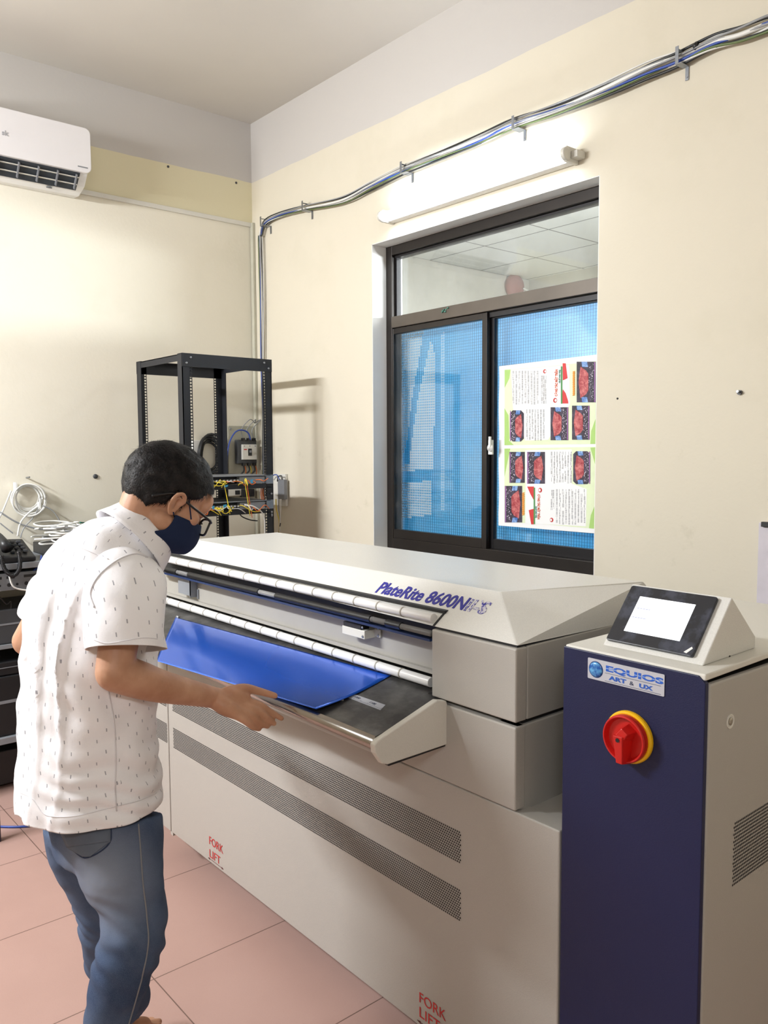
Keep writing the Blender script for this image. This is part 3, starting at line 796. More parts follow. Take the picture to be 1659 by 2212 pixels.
h2 = fitted('II-S', hl(999, 1318) + fN * .0006, lx, ly, hcap * .98, (hl(1042, 1326) - hl(999, 1318)).x, holo(), hood_o, bold=.0010)
h2['label'] = 'patterned violet II-S'
MB().prism([hl(1041, 1296) + fN * .0004, hl(1045, 1297) + fN * .0004, hl(1043, 1325) + fN * .0004, hl(1039, 1324) + fN * .0004], fN * .0006).build('lettering', holo(), hood_o)
# rollers in the mouth
def roller(name, pa, pb_, r, xl, step):
    x1 = min(pb_.x, XOP - .003); z = pb_.z
    pa = Vector((xl, pb_.y, z)); pe = Vector((x1, pb_.y, z))
    o = MB().cyl(pa, pe, r, 28).build(name, M['roller'], mach, smooth=False, bevel=.001)
    x = x1 - step * 1.15
    while x > xl + .05:
        MB().lathe((x - .003, pe.y, z), (1, 0, 0), [(r * .9, 0), (r * 1.10, .001), (r * 1.10, .005), (r * .9, .006)], 24).build('roller_ring', M['roller_ring'], o, smooth=True)
        x -= step
    return o
ru = roller('upper_roller', None, onY(937, 1336, YM + .012), .0118, XLM + .06, .0945)
rl = roller('lower_roller', None, onY(932, 1474, YM + .030), .0125, -2.93, .0945)
# guide bar under the upper roller: clear tube with black sleeves
yb_ = YM - .002
zb_ = onY(803, 1337, yb_).z - .0005
pr_ = onY(932, 1371, yb_); pz0 = onY(803, 1337, yb_)
def gx(x): return onY(x, 1340, yb_).x
def acrylic():
    mm, b = base('smoky_clear_tube', (.8, .8, .8, 1), .08); b.inputs['Transmission Weight'].default_value = .75; b.inputs['IOR'].default_value = 1.3
    return mm
gb = MB().cyl((XLM + .06, yb_, zb_), (XOP - .004, yb_, zb_ - .0), .0075, 16).build('guide_bar', acrylic(), mach, smooth=True)
gb['label'] = 'clear tube with black sleeves'
for a, b2 in ((330, 386), (411, 562), (598, 803), (836, 868)):
    x0_, x1_ = gx(a), gx(b2)
    s_ = MB().lathe((x0_, yb_, zb_), (1, 0, 0), [(.006, 0), (.0098, .0005), (.0098, x1_ - x0_ - .0005), (.006, x1_ - x0_)], 24)
    s_.build('sleeve', M['black_bar'], gb, smooth=False)
MB().box(XLM + .06, XOP - .006, yb_ - .002, yb_ + .03, zb_ - .020, zb_ - .014).build('blue_reflection_strip', plain('dark_blue_reflection', rgb(36, 58, 104), .2, .3), mach)  # added strip, its blue imitates a reflection below the guide bar
# brackets on the recessed wall
a0 = onY(401, 1262, YR_); a1 = onY(427, 1290, YR_)
br = MB().box(a0.x, a1.x, YR_ - .03, YR_ - .027, a1.z + .008, zb_ - .02); br.box(a1.x - .003, a1.x, YR_ - .03, YR_ - .001, a1.z + .002, zb_ - .02); br.box(a1.x - .003, a1.x + .012, YR_ - .004, YR_ - .001, a1.z - .004, a1.z + .03)
bro = br.build('bracket', M['steel_paint'], mach); bro['label'] = 'thin grey sheet bracket'
MB().box(a0.x - .03, a0.x + .006, YR_ - .035, YR_ - .02, zb_ - .022, zb_ - .014).build('sensor', M['black'], bro)
b0, b1 = onY(745, 1345, YR_ - .03), onY(800, 1386, YR_ - .03)
bk = MB().box(b0.x, b1.x - .012, YR_ - .04, YR_ - .001, b1.z + .005, b0.z - .006); bk.box(b1.x - .012, b1.x + .012, YR_ - .006, YR_ - .001, b1.z + .008, b0.z - .004)
bko = bk.build('bracket', M['panel_light'], mach, bevel=.0015); bko['label'] = 'beige box bracket with screws'
for dx, dz in ((-.020, .012), (-.020, .036), (.005, .014), (.005, .034)):
    yy = YR_ - (.006 if dx > 0 else .040)
    MB().lathe((b1.x + dx, yy, b1.z + dz), (0, -1, 0), [(.0038, 0), (.0034, .002), (.0015, .0025)], 12).build('screw', M['steel'], bko, smooth=True)
MB().box(b0.x + .004, b1.x - .030, YR_ - .038, YR_ - .01, b0.z - .006, b0.z + .006).build('sensor', M['black'], bko)

# loading tray
XT1 = onY(967, 1565, YM).x; XT0 = -2.93
YT = onX(812, 1612, XT1).y; zt_f, zt_b = .948, .992
tn = Vector((0, -(zt_b - zt_f), (YM + .03) - YT)).normalized(); tp = Vector((XT1, YT + .012, zt_f))
def tz(y): return zt_f + (y - YT - .012) * (zt_b - zt_f) / ((YM + .03) - YT - .012)
tray = MB().prism([Vector((XT0, YT + .012, tz(YT + .012))), Vector((XT0, YM + .05, tz(YM + .05))), Vector((XT0, YM + .05, tz(YM + .05) - .004)), Vector((XT0, YT + .012, zt_f - .004))], (XT1 - .016 - XT0, 0, 0))
def tray_steel():
    mm, b = base('dark_brushed_tray_steel', rgb(96, 95, 93), .38, .7); t = NT(mm); co = t.coord()
    f = t.ramp(t.noise(co, 9, 6, .65), .45, .75)
    t.l.new(t.mix(f, rgb(84, 83, 82), rgb(136, 135, 132)), b.inputs['Base Color'])
    t.l.new(t.math('MULTIPLY_ADD', t.noise(co, 30, 3), .2, .28), b.inputs['Roughness'])
    return mm
tray_o = tray.build('tray_plate', tray_steel(), mach)
MB().prism([Vector((XT0, YT + .010, zt_f - .006)), Vector((XT0, YM - .004, zt_b - .012)), Vector((XT0, YM - .004, .885)), Vector((XT0, YT + .022, .900))], (XT1 - .017 - XT0, 0, 0)).build('tray_underside', M['panel'], mach, bevel=.003)
MB().cyl((XT0, YT + .016, zt_f - .016), (XT1 - .017, YT + .016, zt_f - .016), .0165, 28).build('tray_edge_roll', M['chrome'], mach, smooth=True)['label'] = 'chrome rounded front edge'
ep = [onX(x, y, XT1) for x, y in ((967, 1522), (965, 1514), (945, 1513), (817, 1600), (809, 1610), (811, 1628), (826, 1650), (838, 1652), (967, 1608))]
MB().prism(ep, (-.017, 0, 0)).build('tray_end_plate', M['panel_light'], mach, bevel=.003, seg=3)
MB().prism([onX(x, y, XT1) + Vector((-.004, 0, 0)) for x, y in ((840, 1652.5), (967, 1609), (967, 1612), (842, 1656))], (-.012, 0, 0)).build('tray_lower_trim', M['gap'], mach)
def tw(x, y, l=0): return onP(x, y, tp, tn) + tn * l
rul = MB().prism([tw(745, 1505, .0008), tw(757, 1498, .0008), tw(833, 1524, .0008), tw(822, 1535, .0008)], tn * .001).build('ruler', M['label_silver'], mach)
rul['label'] = 'silver ruler strip marked 1000 and 1100'
rx = (tw(822, 1535) - tw(745, 1505)).normalized(); ry = tn.cross(rx)
if ry.dot(tw(757, 1498) - tw(745, 1505)) < 0: ry = -ry
for s_, (x, y) in (('1000', (763, 1507)), ('1100', (796, 1519))):
    text_mesh(s_, tw(x, y, .002), rx, ry, .011, .0001, 1.1, .0002).build('lettering', M['label_dark'], rul, fix=False)
tk = MB(); q0 = tw(748, 1506, .002); q1 = tw(821, 1533, .002)
for i in range(26):
    q = q0.lerp(q1, i / 25); h = .006 if i % 5 == 0 else .0035
    tk.prism([q, q + rx * .0006, q + rx * .0006 + ry * h, q + ry * h], tn * .0002)
tk.build('ruler_scale', M['label_dark'], rul)
ks = tw(737, 1512)
MB().ball(ks + tn * .002, .010, .004, .004, 16, 8, (rx, ry, tn)).build('positioning_pin', M['white'], mach, smooth=True)
ks = tw(384, 1334)
MB().ball(ks + tn * .002, .012, .006, .006, 16, 8, (rx, ry, tn)).build('positioning_pin', M['steel'], mach, smooth=True)
MB().lathe(tw(930, 1499), tn, [(.006, 0), (.006, .002)], 14).build('tray_hole_plug', M['gap'], mach)

# perforated vents
def vent(x0, x1, z0, z1, rows, parent):
    b = MB(); s = (z1 - z0) / rows; r_ = s * .40; n = int((x1 - x0) / (s * 1.08))
    dx = (x1 - x0) / n
    for j in range(rows + 1):
        z = z0 + j * s * rows / (rows) 
        for i in range(n):
            x = x0 + dx * (i + (.5 if j % 2 else 0))
            vs = [Vector((x + r_ * math.cos(k * math.pi / 4 + .39), YM - .0006, z + r_ * math.sin(k * math.pi / 4 + .39))) for k in range(8)]
            b.add(vs, [tuple(range(8))])
    o = b.build('vent_holes', M['gap'], parent, fix=False); o['kind'] = 'stuff'; return o
vx1 = m(999.5, 1867).x - .004; vx0 = m(374, 1590).x + .004
vent(vx0, vx1, m(998, 1992).z + .002, m(999, 1925).z - .002, 12, pr); vent(vx0, vx1, m(998, 1867).z + .002, m(999, 1799).z - .002, 12, pr)
vent(XLM + .03, m(362, 1590).x, .472, .543, 12, pl_); vent(XLM + .03, m(362, 1590).x, .613, .686, 12, pl_)
# FORK LIFT markings
def fork(parent, x0, y0, x1, y1, xb, yb, xc, yc, xl0, yl0, xl1, yl1):
    a = m(x0, y0); e = m(x1, y1); hgt = m(x0, y0).z - m(xb, yb).z
    up = Vector((0, 0, 1))
    p = Vector((a.x, YM - .0012, a.z - hgt)); fitted('FORK', p, lx, up, hgt, e.x - a.x, M['red_ink'], parent, .0002)
    c = m(xc, yc); p2 = Vector((a.x + .0, YM - .0012, c.z)); fitted('LIFT', p2, lx, up, hgt, (e.x - a.x) * .78, M['red_ink'], parent, .0002)
    l0 = m(xl0, yl0); l1 = m(xl1, yl1); z = l0.z
    b = MB().box(l0.x, l1.x, YM - .0012, YM - .0006, z - .0008, z + .0008)
    for xx, s in ((l0.x, 1), (l1.x, -1)):
        b.prism([Vector((xx, YM - .0006, z)), Vector((xx + s * .012, YM - .0006, z + .004)), Vector((xx + s * .012, YM - .0006, z - .004))], (0, -.0006, 0))
    b.build('lift_arrow', plain('dark_red_ink', rgb(110, 60, 60), .6), parent)
fork(pr, 451.5, 1805, 481, 1822, 453, 1822.5, 453, 1850, 450, 1852, 483, 1876)
fork(pr, 905, 2141, 962, 2176, 906, 2163, 906, 2194.5, 902, 2203, 960, 2245)
# joint catch
MB().box(XJ - .006, XJ + .014, YM + .002, YM + .03, ZB - .012, ZB).build('panel_catch', M['panel'], mach)

# ================================================================== control cabinet
CX0, CX1, ZC1 = m(1218, 1390).x, -.705, 1.180
YCB = 2.06
cab = thing('control_cabinet', 'beige control cabinet with a deep blue front, at the right end of the plate setter', 'cabinet', ((CX0 + CX1) / 2, 1.7, 0))
ch = .012
ft = [Vector((CX0, YM, .03)), Vector((CX1 - .0, YM, .03)), Vector((CX1, YM, ZC1 - ch)), Vector((CX1 - ch * 1.1, YM, ZC1)), Vector((CX0, YM, ZC1))]
front = MB().prism(ft, (0, .012, 0)).build('front_panel', M['blue'], cab, bevel=.0015)
MB().box(CX0, CX1 - .010, YM + .013, YCB, .03, ZC1 - .022).build('body', M['gap'], cab)
MB().box(CX0 + .002, CX1 - .001, YM + .003, 1.93, ZC1 - .008, ZC1 + .004).build('top_plate', M['panel_light'], cab, bevel=.003, seg=3)
MB().box(CX0 - .13, CX1 - .001, 1.934, YCB + .02, ZC1 - .012, ZC1 + .001).build('rear_top_plate', M['panel_light'], cab, bevel=.003, seg=3)
s0 = onX(1527, 1466, CX1 - .0)
side = MB().prism([Vector((CX1, YM + .016, .05)), Vector((CX1, YCB, .05)), Vector((CX1, YCB, ZC1 - .030)), Vector((CX1, YM + .016, ZC1 - .016))], (-.012, 0, 0)).build('side_panel', M['panel'], cab, bevel=.004, seg=3)
MB().box(CX0 + .01, CX1 - .02, YM + .02, YCB - .02, 0, .05).build('plinth', M['darkgrey'], cab)
# vent on the side
b = MB(); v0 = onX(1586, 1780, CX1); v1 = onX(1585, 1910, CX1); rows = 17; sz = (v0.z - v1.z) / rows
for j in range(rows + 1):
    for i in range(70):
        y = v0.y + sz * .9 * (i + (.5 if j % 2 else 0)); z = v1.z + j * sz
        b.add([Vector((CX1 + .0006, y + sz * .36 * math.cos(k * math.pi / 3), z + sz * .36 * math.sin(k * math.pi / 3))) for k in range(6)], [tuple(range(6))])
o = b.build('vent_holes', M['gap'], side, fix=False); o['kind'] = 'stuff'
lk = onX(1577, 1558, CX1)
MB().lathe(lk, (1, 0, 0), [(.0135, -.002), (.0135, .0015), (.0105, .0015), (.0100, .0005)], 28).build('lock_collar', M['panel_light'], side, smooth=False)
MB().lathe(lk, (1, 0, 0), [(.0075, 0), (.0075, .002), (.004, .003)], 20).build('lock', M['chrome'], side)
# name plate
def cf(x, y, l=0): v = onY(x, y, YM - l); return v
q = [cf(1271, 1420), cf(1436.5, 1457), cf(1436.5, 1504), cf(1271, 1465)]
nx0, nx1 = q[0].x, q[1].x; nz1 = (q[0].z + q[1].z) / 2; nz0 = (q[2].z + q[3].z) / 2
NPW, NPH = nx1 - nx0, nz1 - nz0
plate = MB().prism([Vector((x, YM - .0003, z)) for x, z in rrect(nx0, nx1, nz0, nz1, .002)], (0, -.0012, 0)).build('name_plate', M['label_silver'], cab)
def npp(u, v): return Vector((nx0 + NPW * u, YM - .0018, nz0 + NPH * v))
def grad_ink():
    mm, b = base('blue_and_pale_ink', rgb(50, 110, 200), .3); t = NT(mm); x, y, z = t.xyz(t.coord())
    f = t.math('ABSOLUTE', t.math('SUBTRACT', z, npp(0, .68).z))
    t.l.new(t.mix(t.math('LESS_THAN', f, .0005), rgb(40, 92, 186), rgb(170, 192, 228)), b.inputs['Base Color']); return mm
fitted('EQUIOS', npp(.245, .555), lx, Vector((0, 0, 1)), NPH * .25, NPW * .72, grad_ink(), plate, .0002, .0006)
fitted('ART', npp(.30, .17), lx, Vector((0, 0, 1)), NPH * .18, NPW * .22, M['label_blue'], plate, .0002, .0005)
fitted('&', npp(.565, .16), lx, Vector((0, 0, 1)), NPH * .18, NPW * .055, M['label_dark'], plate, .0002)
fitted('UX', npp(.69, .15), lx, Vector((0, 0, 1)), NPH * .18, NPW * .155, M['label_blue'], plate, .0002, .0005)
for v in (.44, .06): 
    a = npp(.24, v); MB().box(a.x, npp(.96, v).x, a.y, a.y + .0004, a.z, a.z + .0007).build('rule_line', M['label_dark'], plate)
def globe_mat():
    mm, b = base('blue_globe_print', rgb(40, 110, 180), .25); t = NT(mm)
    t.l.new(t.mix(t.ramp(t.noise(t.coord(), 70, 3), .45, .6), rgb(30, 84, 160), rgb(96, 164, 210)), b.inputs['Base Color']); return mm
g0 = npp(.115, .5)
MB().lathe(g0 + Vector((0, .0005, 0)), (0, -1, 0), [(NPH * .40, 0), (NPH * .40, .0004)], 32).build('emblem_ring', plain('navy_ring', rgb(24, 60, 120), .3), plate)
MB().lathe(g0, (0, -1, 0), [(NPH * .365, 0), (NPH * .355, .0010), (NPH * .25, .0022), (NPH * .1, .0028)], 32).build('emblem', globe_mat(), plate, smooth=True)
# rotary main switch
sc0 = onY(1361, 1591, YM)
swr = (onY(1411, 1600, YM).x - onY(1309, 1590, YM).x) / 2
print('switch radius', swr)
R_ = swr * .98
MB().lathe(sc0, (0, -1, 0), [(R_, 0), (R_, .006), (R_ * .96, .010), (R_ * .8, .010)], 48).build('switch_plate', M['yellow'], cab, bevel=.001)
sw = MB().lathe(sc0, (0, -1, 0), [(R_ * .90, .010), (R_ * .90, .022), (R_ * .87, .025), (R_ * .82, .025), (R_ * .74, .014), (R_ * .2, .012)], 48).build('switch_dial', M['red'], cab, bevel=.0008)
kx = .0
def K(u, v, d): return Vector((sc0.x + u * R_, YM - .012 - d, sc0.z + v * R_))
kn = MB()
kn.hexa([K(-.30, .10, 0), K(.10, .60, 0), K(.46, .36, 0), K(.30, .0, 0)], [K(-.22, .14, .026), K(.10, .50, .026), K(.36, .32, .026), K(.20, .06, .026)])
kn.hexa([K(-.26, .22, 0), K(.30, .22, 0), K(.22, -.95, 0), K(-.22, -.95, 0)], [K(-.20, .20, .030), K(.20, .20, .030), K(.13, -.88, .024), K(-.13, -.88, .024)])
ko = kn.build('switch_handle', M['red'], cab, bevel=.0015)
MB().lathe(K(0.0, .05, .0296), (0, -1, 0), [(.004, 0), (.004, .0008)], 16).build('handle_hole', M['gap'], ko)
# touch panel housing
zb0 = ZC1 + .004
B = {k: onZ(*p, zb0) for k, p in dict(fr=(1518.7, 1438.9), fl=(1292, 1396), br=(1631, 1414)).items()}
xr = B['fr'].x
xr2 = (B['fr'].x + B['br'].x) / 2
top_r = onX(1582, 1291, B['fr'].x); kn_r = onX(1632.5, 1375, B['fr'].x); bb_r = onX(1631, 1414, B['fr'].x)
xl_ = B['fl'].x; yfr = B['fr'].y
prof = [(yfr, zb0), (top_r.y, top_r.z), (kn_r.y, kn_r.z), (bb_r.y, zb0)]
hs = thing('touch_panel', 'white-lit touch screen in a wedge-shaped light grey housing on the control cabinet', 'touch panel', ((xl_ + xr) / 2, yfr + .05, zb0))
MB().prism([Vector((xl_, y, z)) for y, z in prof], (xr - xl_, 0, 0)).build('housing', M['hood'], hs, bevel=.0025, seg=3)
pn = Vector((0, -(top_r.z - zb0), top_r.y - yfr)).normalized(); pp = Vector((xr, yfr, zb0))
def pp_(x, y, l): return onP(x, y, pp, pn) + pn * l
bz = [pp_(1368, 1267, .0), pp_(1553, 1295, .0), pp_(1500, 1421, .0), pp_(1311, 1386, .0)]
# square the bezel up to the housing axes
bx0 = (bz[0].x + bz[3].x) / 2; bx1 = (bz[1].x + bz[2].x) / 2
pv = Vector((0, top_r.y - yfr, top_r.z - zb0)).normalized()
def hp(p): return (p - pp).dot(pv)
h1 = (hp(bz[0]) + hp(bz[1])) / 2; h0 = (hp(bz[2]) + hp(bz[3])) / 2
def bp(x, h, l): return Vector((x, pp.y, pp.z)) + pv * h + pn * l
bez = MB().prism([bp(x, h, .0) for x, h in rrect(bx0, bx1, h0, h1, .005)], pn * .007)
def film_mat():
    mm, b = base('dark_bezel_under_film', rgb(38, 40, 48), .25); t = NT(mm); co = t.coord()
    t.l.new(t.mix(t.ramp(t.noise(co, 24, 4, .6), .48, .62), rgb(36, 38, 44), rgb(60, 64, 76)), b.inputs['Base Color']); return mm
bo = bez.build('bezel', film_mat(), hs, bevel=.0015)
sz_ = [pp_(1387, 1293, .007), pp_(1507, 1311, .007), pp_(1470, 1390, .007), pp_(1350, 1366, .007)]
sx0 = (sz_[0].x + sz_[3].x) / 2; sx1 = (sz_[1].x + sz_[2].x) / 2; g1 = (hp(sz_[0]) + hp(sz_[1])) / 2; g0_ = (hp(sz_[2]) + hp(sz_[3])) / 2
scn = MB().prism([bp(sx0, g0_, .0072), bp(sx1, g0_, .0072), bp(sx1, g1, .0072), bp(sx0, g1, .0072)], pn * .0004).build('screen', glow('lit_screen', (.93, .97, 1, 1), 1.15), hs)
ln = MB(); gl_ = plain('pale_button_line', rgb(150, 156, 200), .5)
W_, H_ = sx1 - sx0, g1 - g0_
for u0, u1, v in ((.03, .28, .66), (.03, .28, .40)):
    a = [bp(sx0 + W_ * u0, g0_ + H_ * v, .0078), bp(sx0 + W_ * u1, g0_ + H_ * v, .0078), bp(sx0 + W_ * u1, g0_ + H_ * (v + .015), .0078), bp(sx0 + W_ * u0, g0_ + H_ * (v + .015), .0078)]
    MB().prism(a, pn * .0001).build('button_outline', gl_, scn)
    a = [bp(sx0 + W_ * u1, g0_ + H_ * v, .0078), bp(sx0 + W_ * (u1 + .006), g0_ + H_ * v, .0078), bp(sx0 + W_ * (u1 + .006), g0_ + H_ * (v + .16), .0078), bp(sx0 + W_ * u1, g0_ + H_ * (v + .16), .0078)]
    MB().prism(a, pn * .0001).build('button_outline', gl_, scn)
pl2 = pp_(1485, 1414, .0072)
MB().prism([pp_(1480, 1413, .0074), pp_(1498, 1402, .0074), pp_(1500, 1406, .0074), pp_(1486, 1416, .0074)], pn * .0006).build('film_corner', M['white'], hs)
hv = onX(1576, 1418, xr)
MB().lathe(hv, (1, 0, 0), [(.0022, 0), (.0022, .0006)], 10).build('screw_hole', M['gap'], hs)

# ================================================================== blue printing plate on the tray
br_ = tw(845, 1462, .004); bl_ = tw(380, 1336, .004)
fr_ = onP(683, 1532, tp + tn * .018, tn); fl_ = onP(338, 1428, tp + tn * .012, tn)
ns, nt = 60, 40; vs = []; fs = []
for i in range(ns + 1):
    u = i / ns
    for j in range(nt + 1):
        v = j / nt
        p = bl_.lerp(br_, u).lerp(fl_.lerp(fr_, u), v)
        p += tn * (.004 * math.sin(math.pi * v) * math.sin(u * 5 + .5) - .004 * math.sin(math.pi * v) * u)
        vs.append(p)
for i in range(ns):
    for j in range(nt):
        k0 = i * (nt + 1) + j; fs.append((k0, k0 + nt + 1, k0 + nt + 2, k0 + 1))
sh = MB().add(vs, fs)
def plate_blue():
    mm, b = base('blue_plate_coating', rgb(34, 92, 200), .18, .5); t = NT(mm); co = t.coord()
    t.l.new(t.mix(t.noise(co, 3, 2), rgb(28, 90, 206), rgb(38, 106, 226)), b.inputs['Base Color'])
    b.inputs['Coat Weight'].default_value = .3; b.inputs['Coat Roughness'].default_value = .1
    return mm
M['plate'] = plate_blue()
po = sh.build('printing_plate', M['plate'])
for p in po.data.polygons: p.use_smooth = True
for e in po.data.edges: e.use_edge_sharp = False
so = po.modifiers.new('thick', 'SOLIDIFY'); so.thickness = .0008; so.offset = 1; so.bevel_convex = 0; so.edge_crease_rim = 1
tag(po, 'shiny blue metal printing plate lying on the loading tray, one edge under the rollers', 'printing plate')

# ================================================================== open server rack in the corner
RX0, RX1, RY0, RY1, RZ = -4.13, -3.615, 1.815, 2.315, 2.04
rack = thing('server_rack', 'black open-frame server rack standing in the corner behind the man', 'rack', ((RX0 + RX1) / 2, (RY0 + RY1) / 2, 0))
def holes_post(x, y, sy, fx):
    """C-section post: side web plus a perforated flange along Y; fx = +1 front face looks to +X"""
    b = MB(); w = .052; t = .004
    b.box(x - fx * .048 if fx > 0 else x, x if fx > 0 else x + .048, y if sy > 0 else y - t, y + t if sy > 0 else y, 0, RZ)   # outer web
    ya, yb = (y, y + sy * w) if sy > 0 else (y + sy * w, y)
    xa, xb = (x - t, x) if fx > 0 else (x, x + t)
    # face split in a solid band and a ladder of holes along its inner edge
    if sy > 0: b.box(xa, xb, ya, yb - .015, 0, RZ); yh0, yh1 = yb - .015, yb
    else: b.box(xa, xb, ya + .015, yb, 0, RZ); yh0, yh1 = ya, ya + .015
    return b, (xa, xb, yh0, yh1)
def ladder(b, g, z0=.1, z1=RZ - .06):
    xa, xb, ya, yb = g; z = z0; i = 0
    st = .0148
    b.box(xa, xb, ya, ya + .0022, 0, RZ); b.box(xa, xb, yb - .0022, yb, 0, RZ)
    while z < z1:
        b.box(xa, xb, ya, yb, z, z + .0055); z += st; i += 1
    b.box(xa, xb, ya, yb, z1, RZ)
for (x, y, sy, fx) in ((RX1, RY0, 1, 1), (RX1, RY1, -1, 1), (RX0, RY0, 1, -1), (RX0, RY1, -1, -1)):
    b, g = holes_post(x, y, sy, fx); ladder(b, g)
    b.build('post', M['black_matt'], rack)
MB().box(RX1 - .004, RX1 + .003, RY0, RY1, RZ - .062, RZ + .001).box(RX1 - .045, RX1, RY0, RY1, RZ - .002, RZ + .001).build('top_rail', M['black_matt'], rack)
MB().box(RX0 - .003, RX0 + .004, RY0, RY1, RZ - .062, RZ + .001).box(RX0, RX0 + .045, RY0, RY1, RZ - .002, RZ + .001).build('top_rail', M['black_matt'], rack)
for y in (RY0 + .001, RY1 - .005):
    MB().box(RX0 + .045, RX1 - .045, y, y + .004, RZ - .034, RZ - .002).box(RX0 + .045, RX1 - .045, y, y + .022, RZ - .006, RZ - .002).build('side_rail', M['black_matt'], rack)
for y in (RY0, RY1):
    MB().box(RX0 - .02, RX1 + .02, y - .03, y + .03, 0, .03).build('base_rail', M['black_matt'], rack, bevel=.002)
for x in (RX1 + .003,):
    for (y, z) in ((RY0 + .022, RZ - .045), (RY0 + .045, RZ - .018), (RY1 - .020, RZ - .045), (RY1 - .045, RZ - .018), (RY1 - .014, 1.352), (RY1 - .014, 1.243), (RY1 - .014, 1.257), (RY1 - .014, 1.238)):
        MB().lathe((x, y, z), (1, 0, 0), [(.006, 0), (.005, .003), (.002, .004)], 12).build('bolt', M['steel'], rack, smooth=True)
for (x, y) in ((RX0 + .02, RY0), (RX0 + .02, RY1)):
    pass
zs1 = onX(575, 1049, RX1).z; zs2 = onX(575, 1103, RX1).z
for z in (zs1, zs2):
    sh_ = MB().box(RX1 - .004, RX1 + .004, RY0 + .05, RY1 - .05, z - .012, z + .012)
    sh_.box(RX0 + .03, RX1, RY0 + .01, RY1 - .01, z - .010, z - .007)
    sh_.build('shelf', M['black_matt'], rack)
def fibre_panel(z, lab):
    t = thing('patch_unit', lab, 'patch panel', (-3.75, 2.06, z), 'fibre patch panels in the rack')
    MB().box(RX0 + .12, RX1 - .03, RY0 + .03, RY1 - .03, z, z + .042).build('drawer', M['black_matt'], t)
    MB().box(RX1 - .24, RX1 + .006, RY0 + .03, RY1 - .02, z + .040, z + .044).build('lid', M['steel_paint'], t)
    MB().box(RX1 - .028, RX1 + .0, RY1 - .20, RY1 - .02, z + .002, z + .036).build('front_plate', M['steel_paint'], t)
    MB().box(RX1 + .0, RX1 + .006, RY1 - .045, RY1 - .004, z - .002, z + .044).build('ear', M['steel'], t, bevel=.001)
    b = MB()
    for i in range(16):
        y = RY0 + .07 + i * .020; b.box(RX1 - .032, RX1 - .004, y, y + .008, z + .014, z + .024)
    o = b.build('connectors', M['white'], t); o['kind'] = 'stuff'
    return t
fibre_panel(zs1 + .012, 'grey fibre patch panel with yellow leads on the upper rack shelf')
fibre_panel(zs2 + .012, 'grey fibre patch panel with tangled leads on the lower rack shelf')
random.seed(11)
lead_lab = {'cable_yellow': 'thin yellow fibre lead hanging in front of the rack panels', 'cable_orange': 'thin orange fibre lead hanging in front of the rack panels', 'cable_white': 'thin white lead hanging in front of the rack panels'}
for k_ in range(26):
    z = zs1 + .03 if k_ % 2 else zs2 + .03
    mt = random.choice(['cable_yellow', 'cable_yellow', 'cable_yellow', 'cable_orange', 'cable_white'])
    y = RY0 + .08 + random.random() ** 1.6 * .32; x = RX1 + .006
    y2 = y + random.uniform(-.05, .12); y2 = min(y2, RY1 - .04)
    pts = [Vector((x - .02, y, z)), Vector((x + .02, y + random.uniform(-.02, .03), z + random.uniform(-.01, .012))), Vector((x + .03, (y + y2) / 2, z - random.uniform(.0, .03))), Vector((x + .02, y2, z - random.uniform(-.01, .035)))]
    if k_ % 5 == 0: pts.append(Vector((x + .015, min(y2 + .03, RY1 - .03), zs2 + random.uniform(-.03, .02))))
    o = MB().tube(pts, .0021, 6, smooth_steps=6).build('fibre_lead', M[mt], smooth=True)
    up_ = ('upper', 'lower')[(k_ + 1) % 2]
    tag(o, lead_lab[mt].replace('the rack panels', 'the ' + up_ + ' rack panel'), 'cable', 'thin ' + mt[6:] + ' leads at the ' + up_ + ' rack panel')
for (x, y, w_, h_, lab) in ((543, 1040, 6, 10, 'light blue tag on the upper panel nearest the rack post'), (488, 1050, 8, 6, 'light blue tag among the yellow leads of the upper panel'), (460, 1097, 5, 10, 'light blue tag low on the lower panel beside the glasses'), (485, 1093, 8, 8, 'dark blue tag among the leads of the lower panel')):
    a, c = onX(x - w_ / 2, y + h_ / 2, RX1 + .030), onX(x + w_ / 2, y - h_ / 2, RX1 + .034)
    o = MB().prism([Vector((RX1 + .034, a.y, a.z)), Vector((RX1 + .034, c.y, a.z + .004)), Vector((RX1 + .036, c.y, c.z)), Vector((RX1 + .036, a.y, c.z - .003))], (.001, 0, 0)).build('cable_tag', M['tag_blue'])
    tag(o, lab, 'tag')
o = MB().tube([onX(x, y, RX1 + dx) for x, y, dx in ((528, 1090, .01), (548, 1094, .03), (565, 1106, .03), (571, 1122, .02), (572, 1150, .01), (573, 1200, .0))], .0032, 8, smooth_steps=6).build('patch_cable', M['cable_white'], smooth=True)
tag(o, 'single white cable dropping down the right rack post from the lower panel', 'cable')
o = MB().tube([onX(x, y, RX1 - .1) for x, y in ((515, 1106), (523, 1116), (540, 1123), (556, 1125))], .003, 8, smooth_steps=6).build('patch_cable', M['cable_black'], smooth=True)
tag(o, 'black cable looping under the lower rack shelf', 'cable')
for k_ in range(4):
    o = MB().tube([onX(564 + k_ * 2, 1052, RX1 - .03), onX(563 + k_ * 2, 1065, RX1 - .02), onX(565 + k_ * 2, 1080, RX1 - .02)], .002, 6, smooth_steps=4).build('fibre_lead', M['cable_orange'], smooth=True)
    tag(o, 'short orange lead running up between the two rack panels at the post', 'cable', 'orange leads beside the rack post')
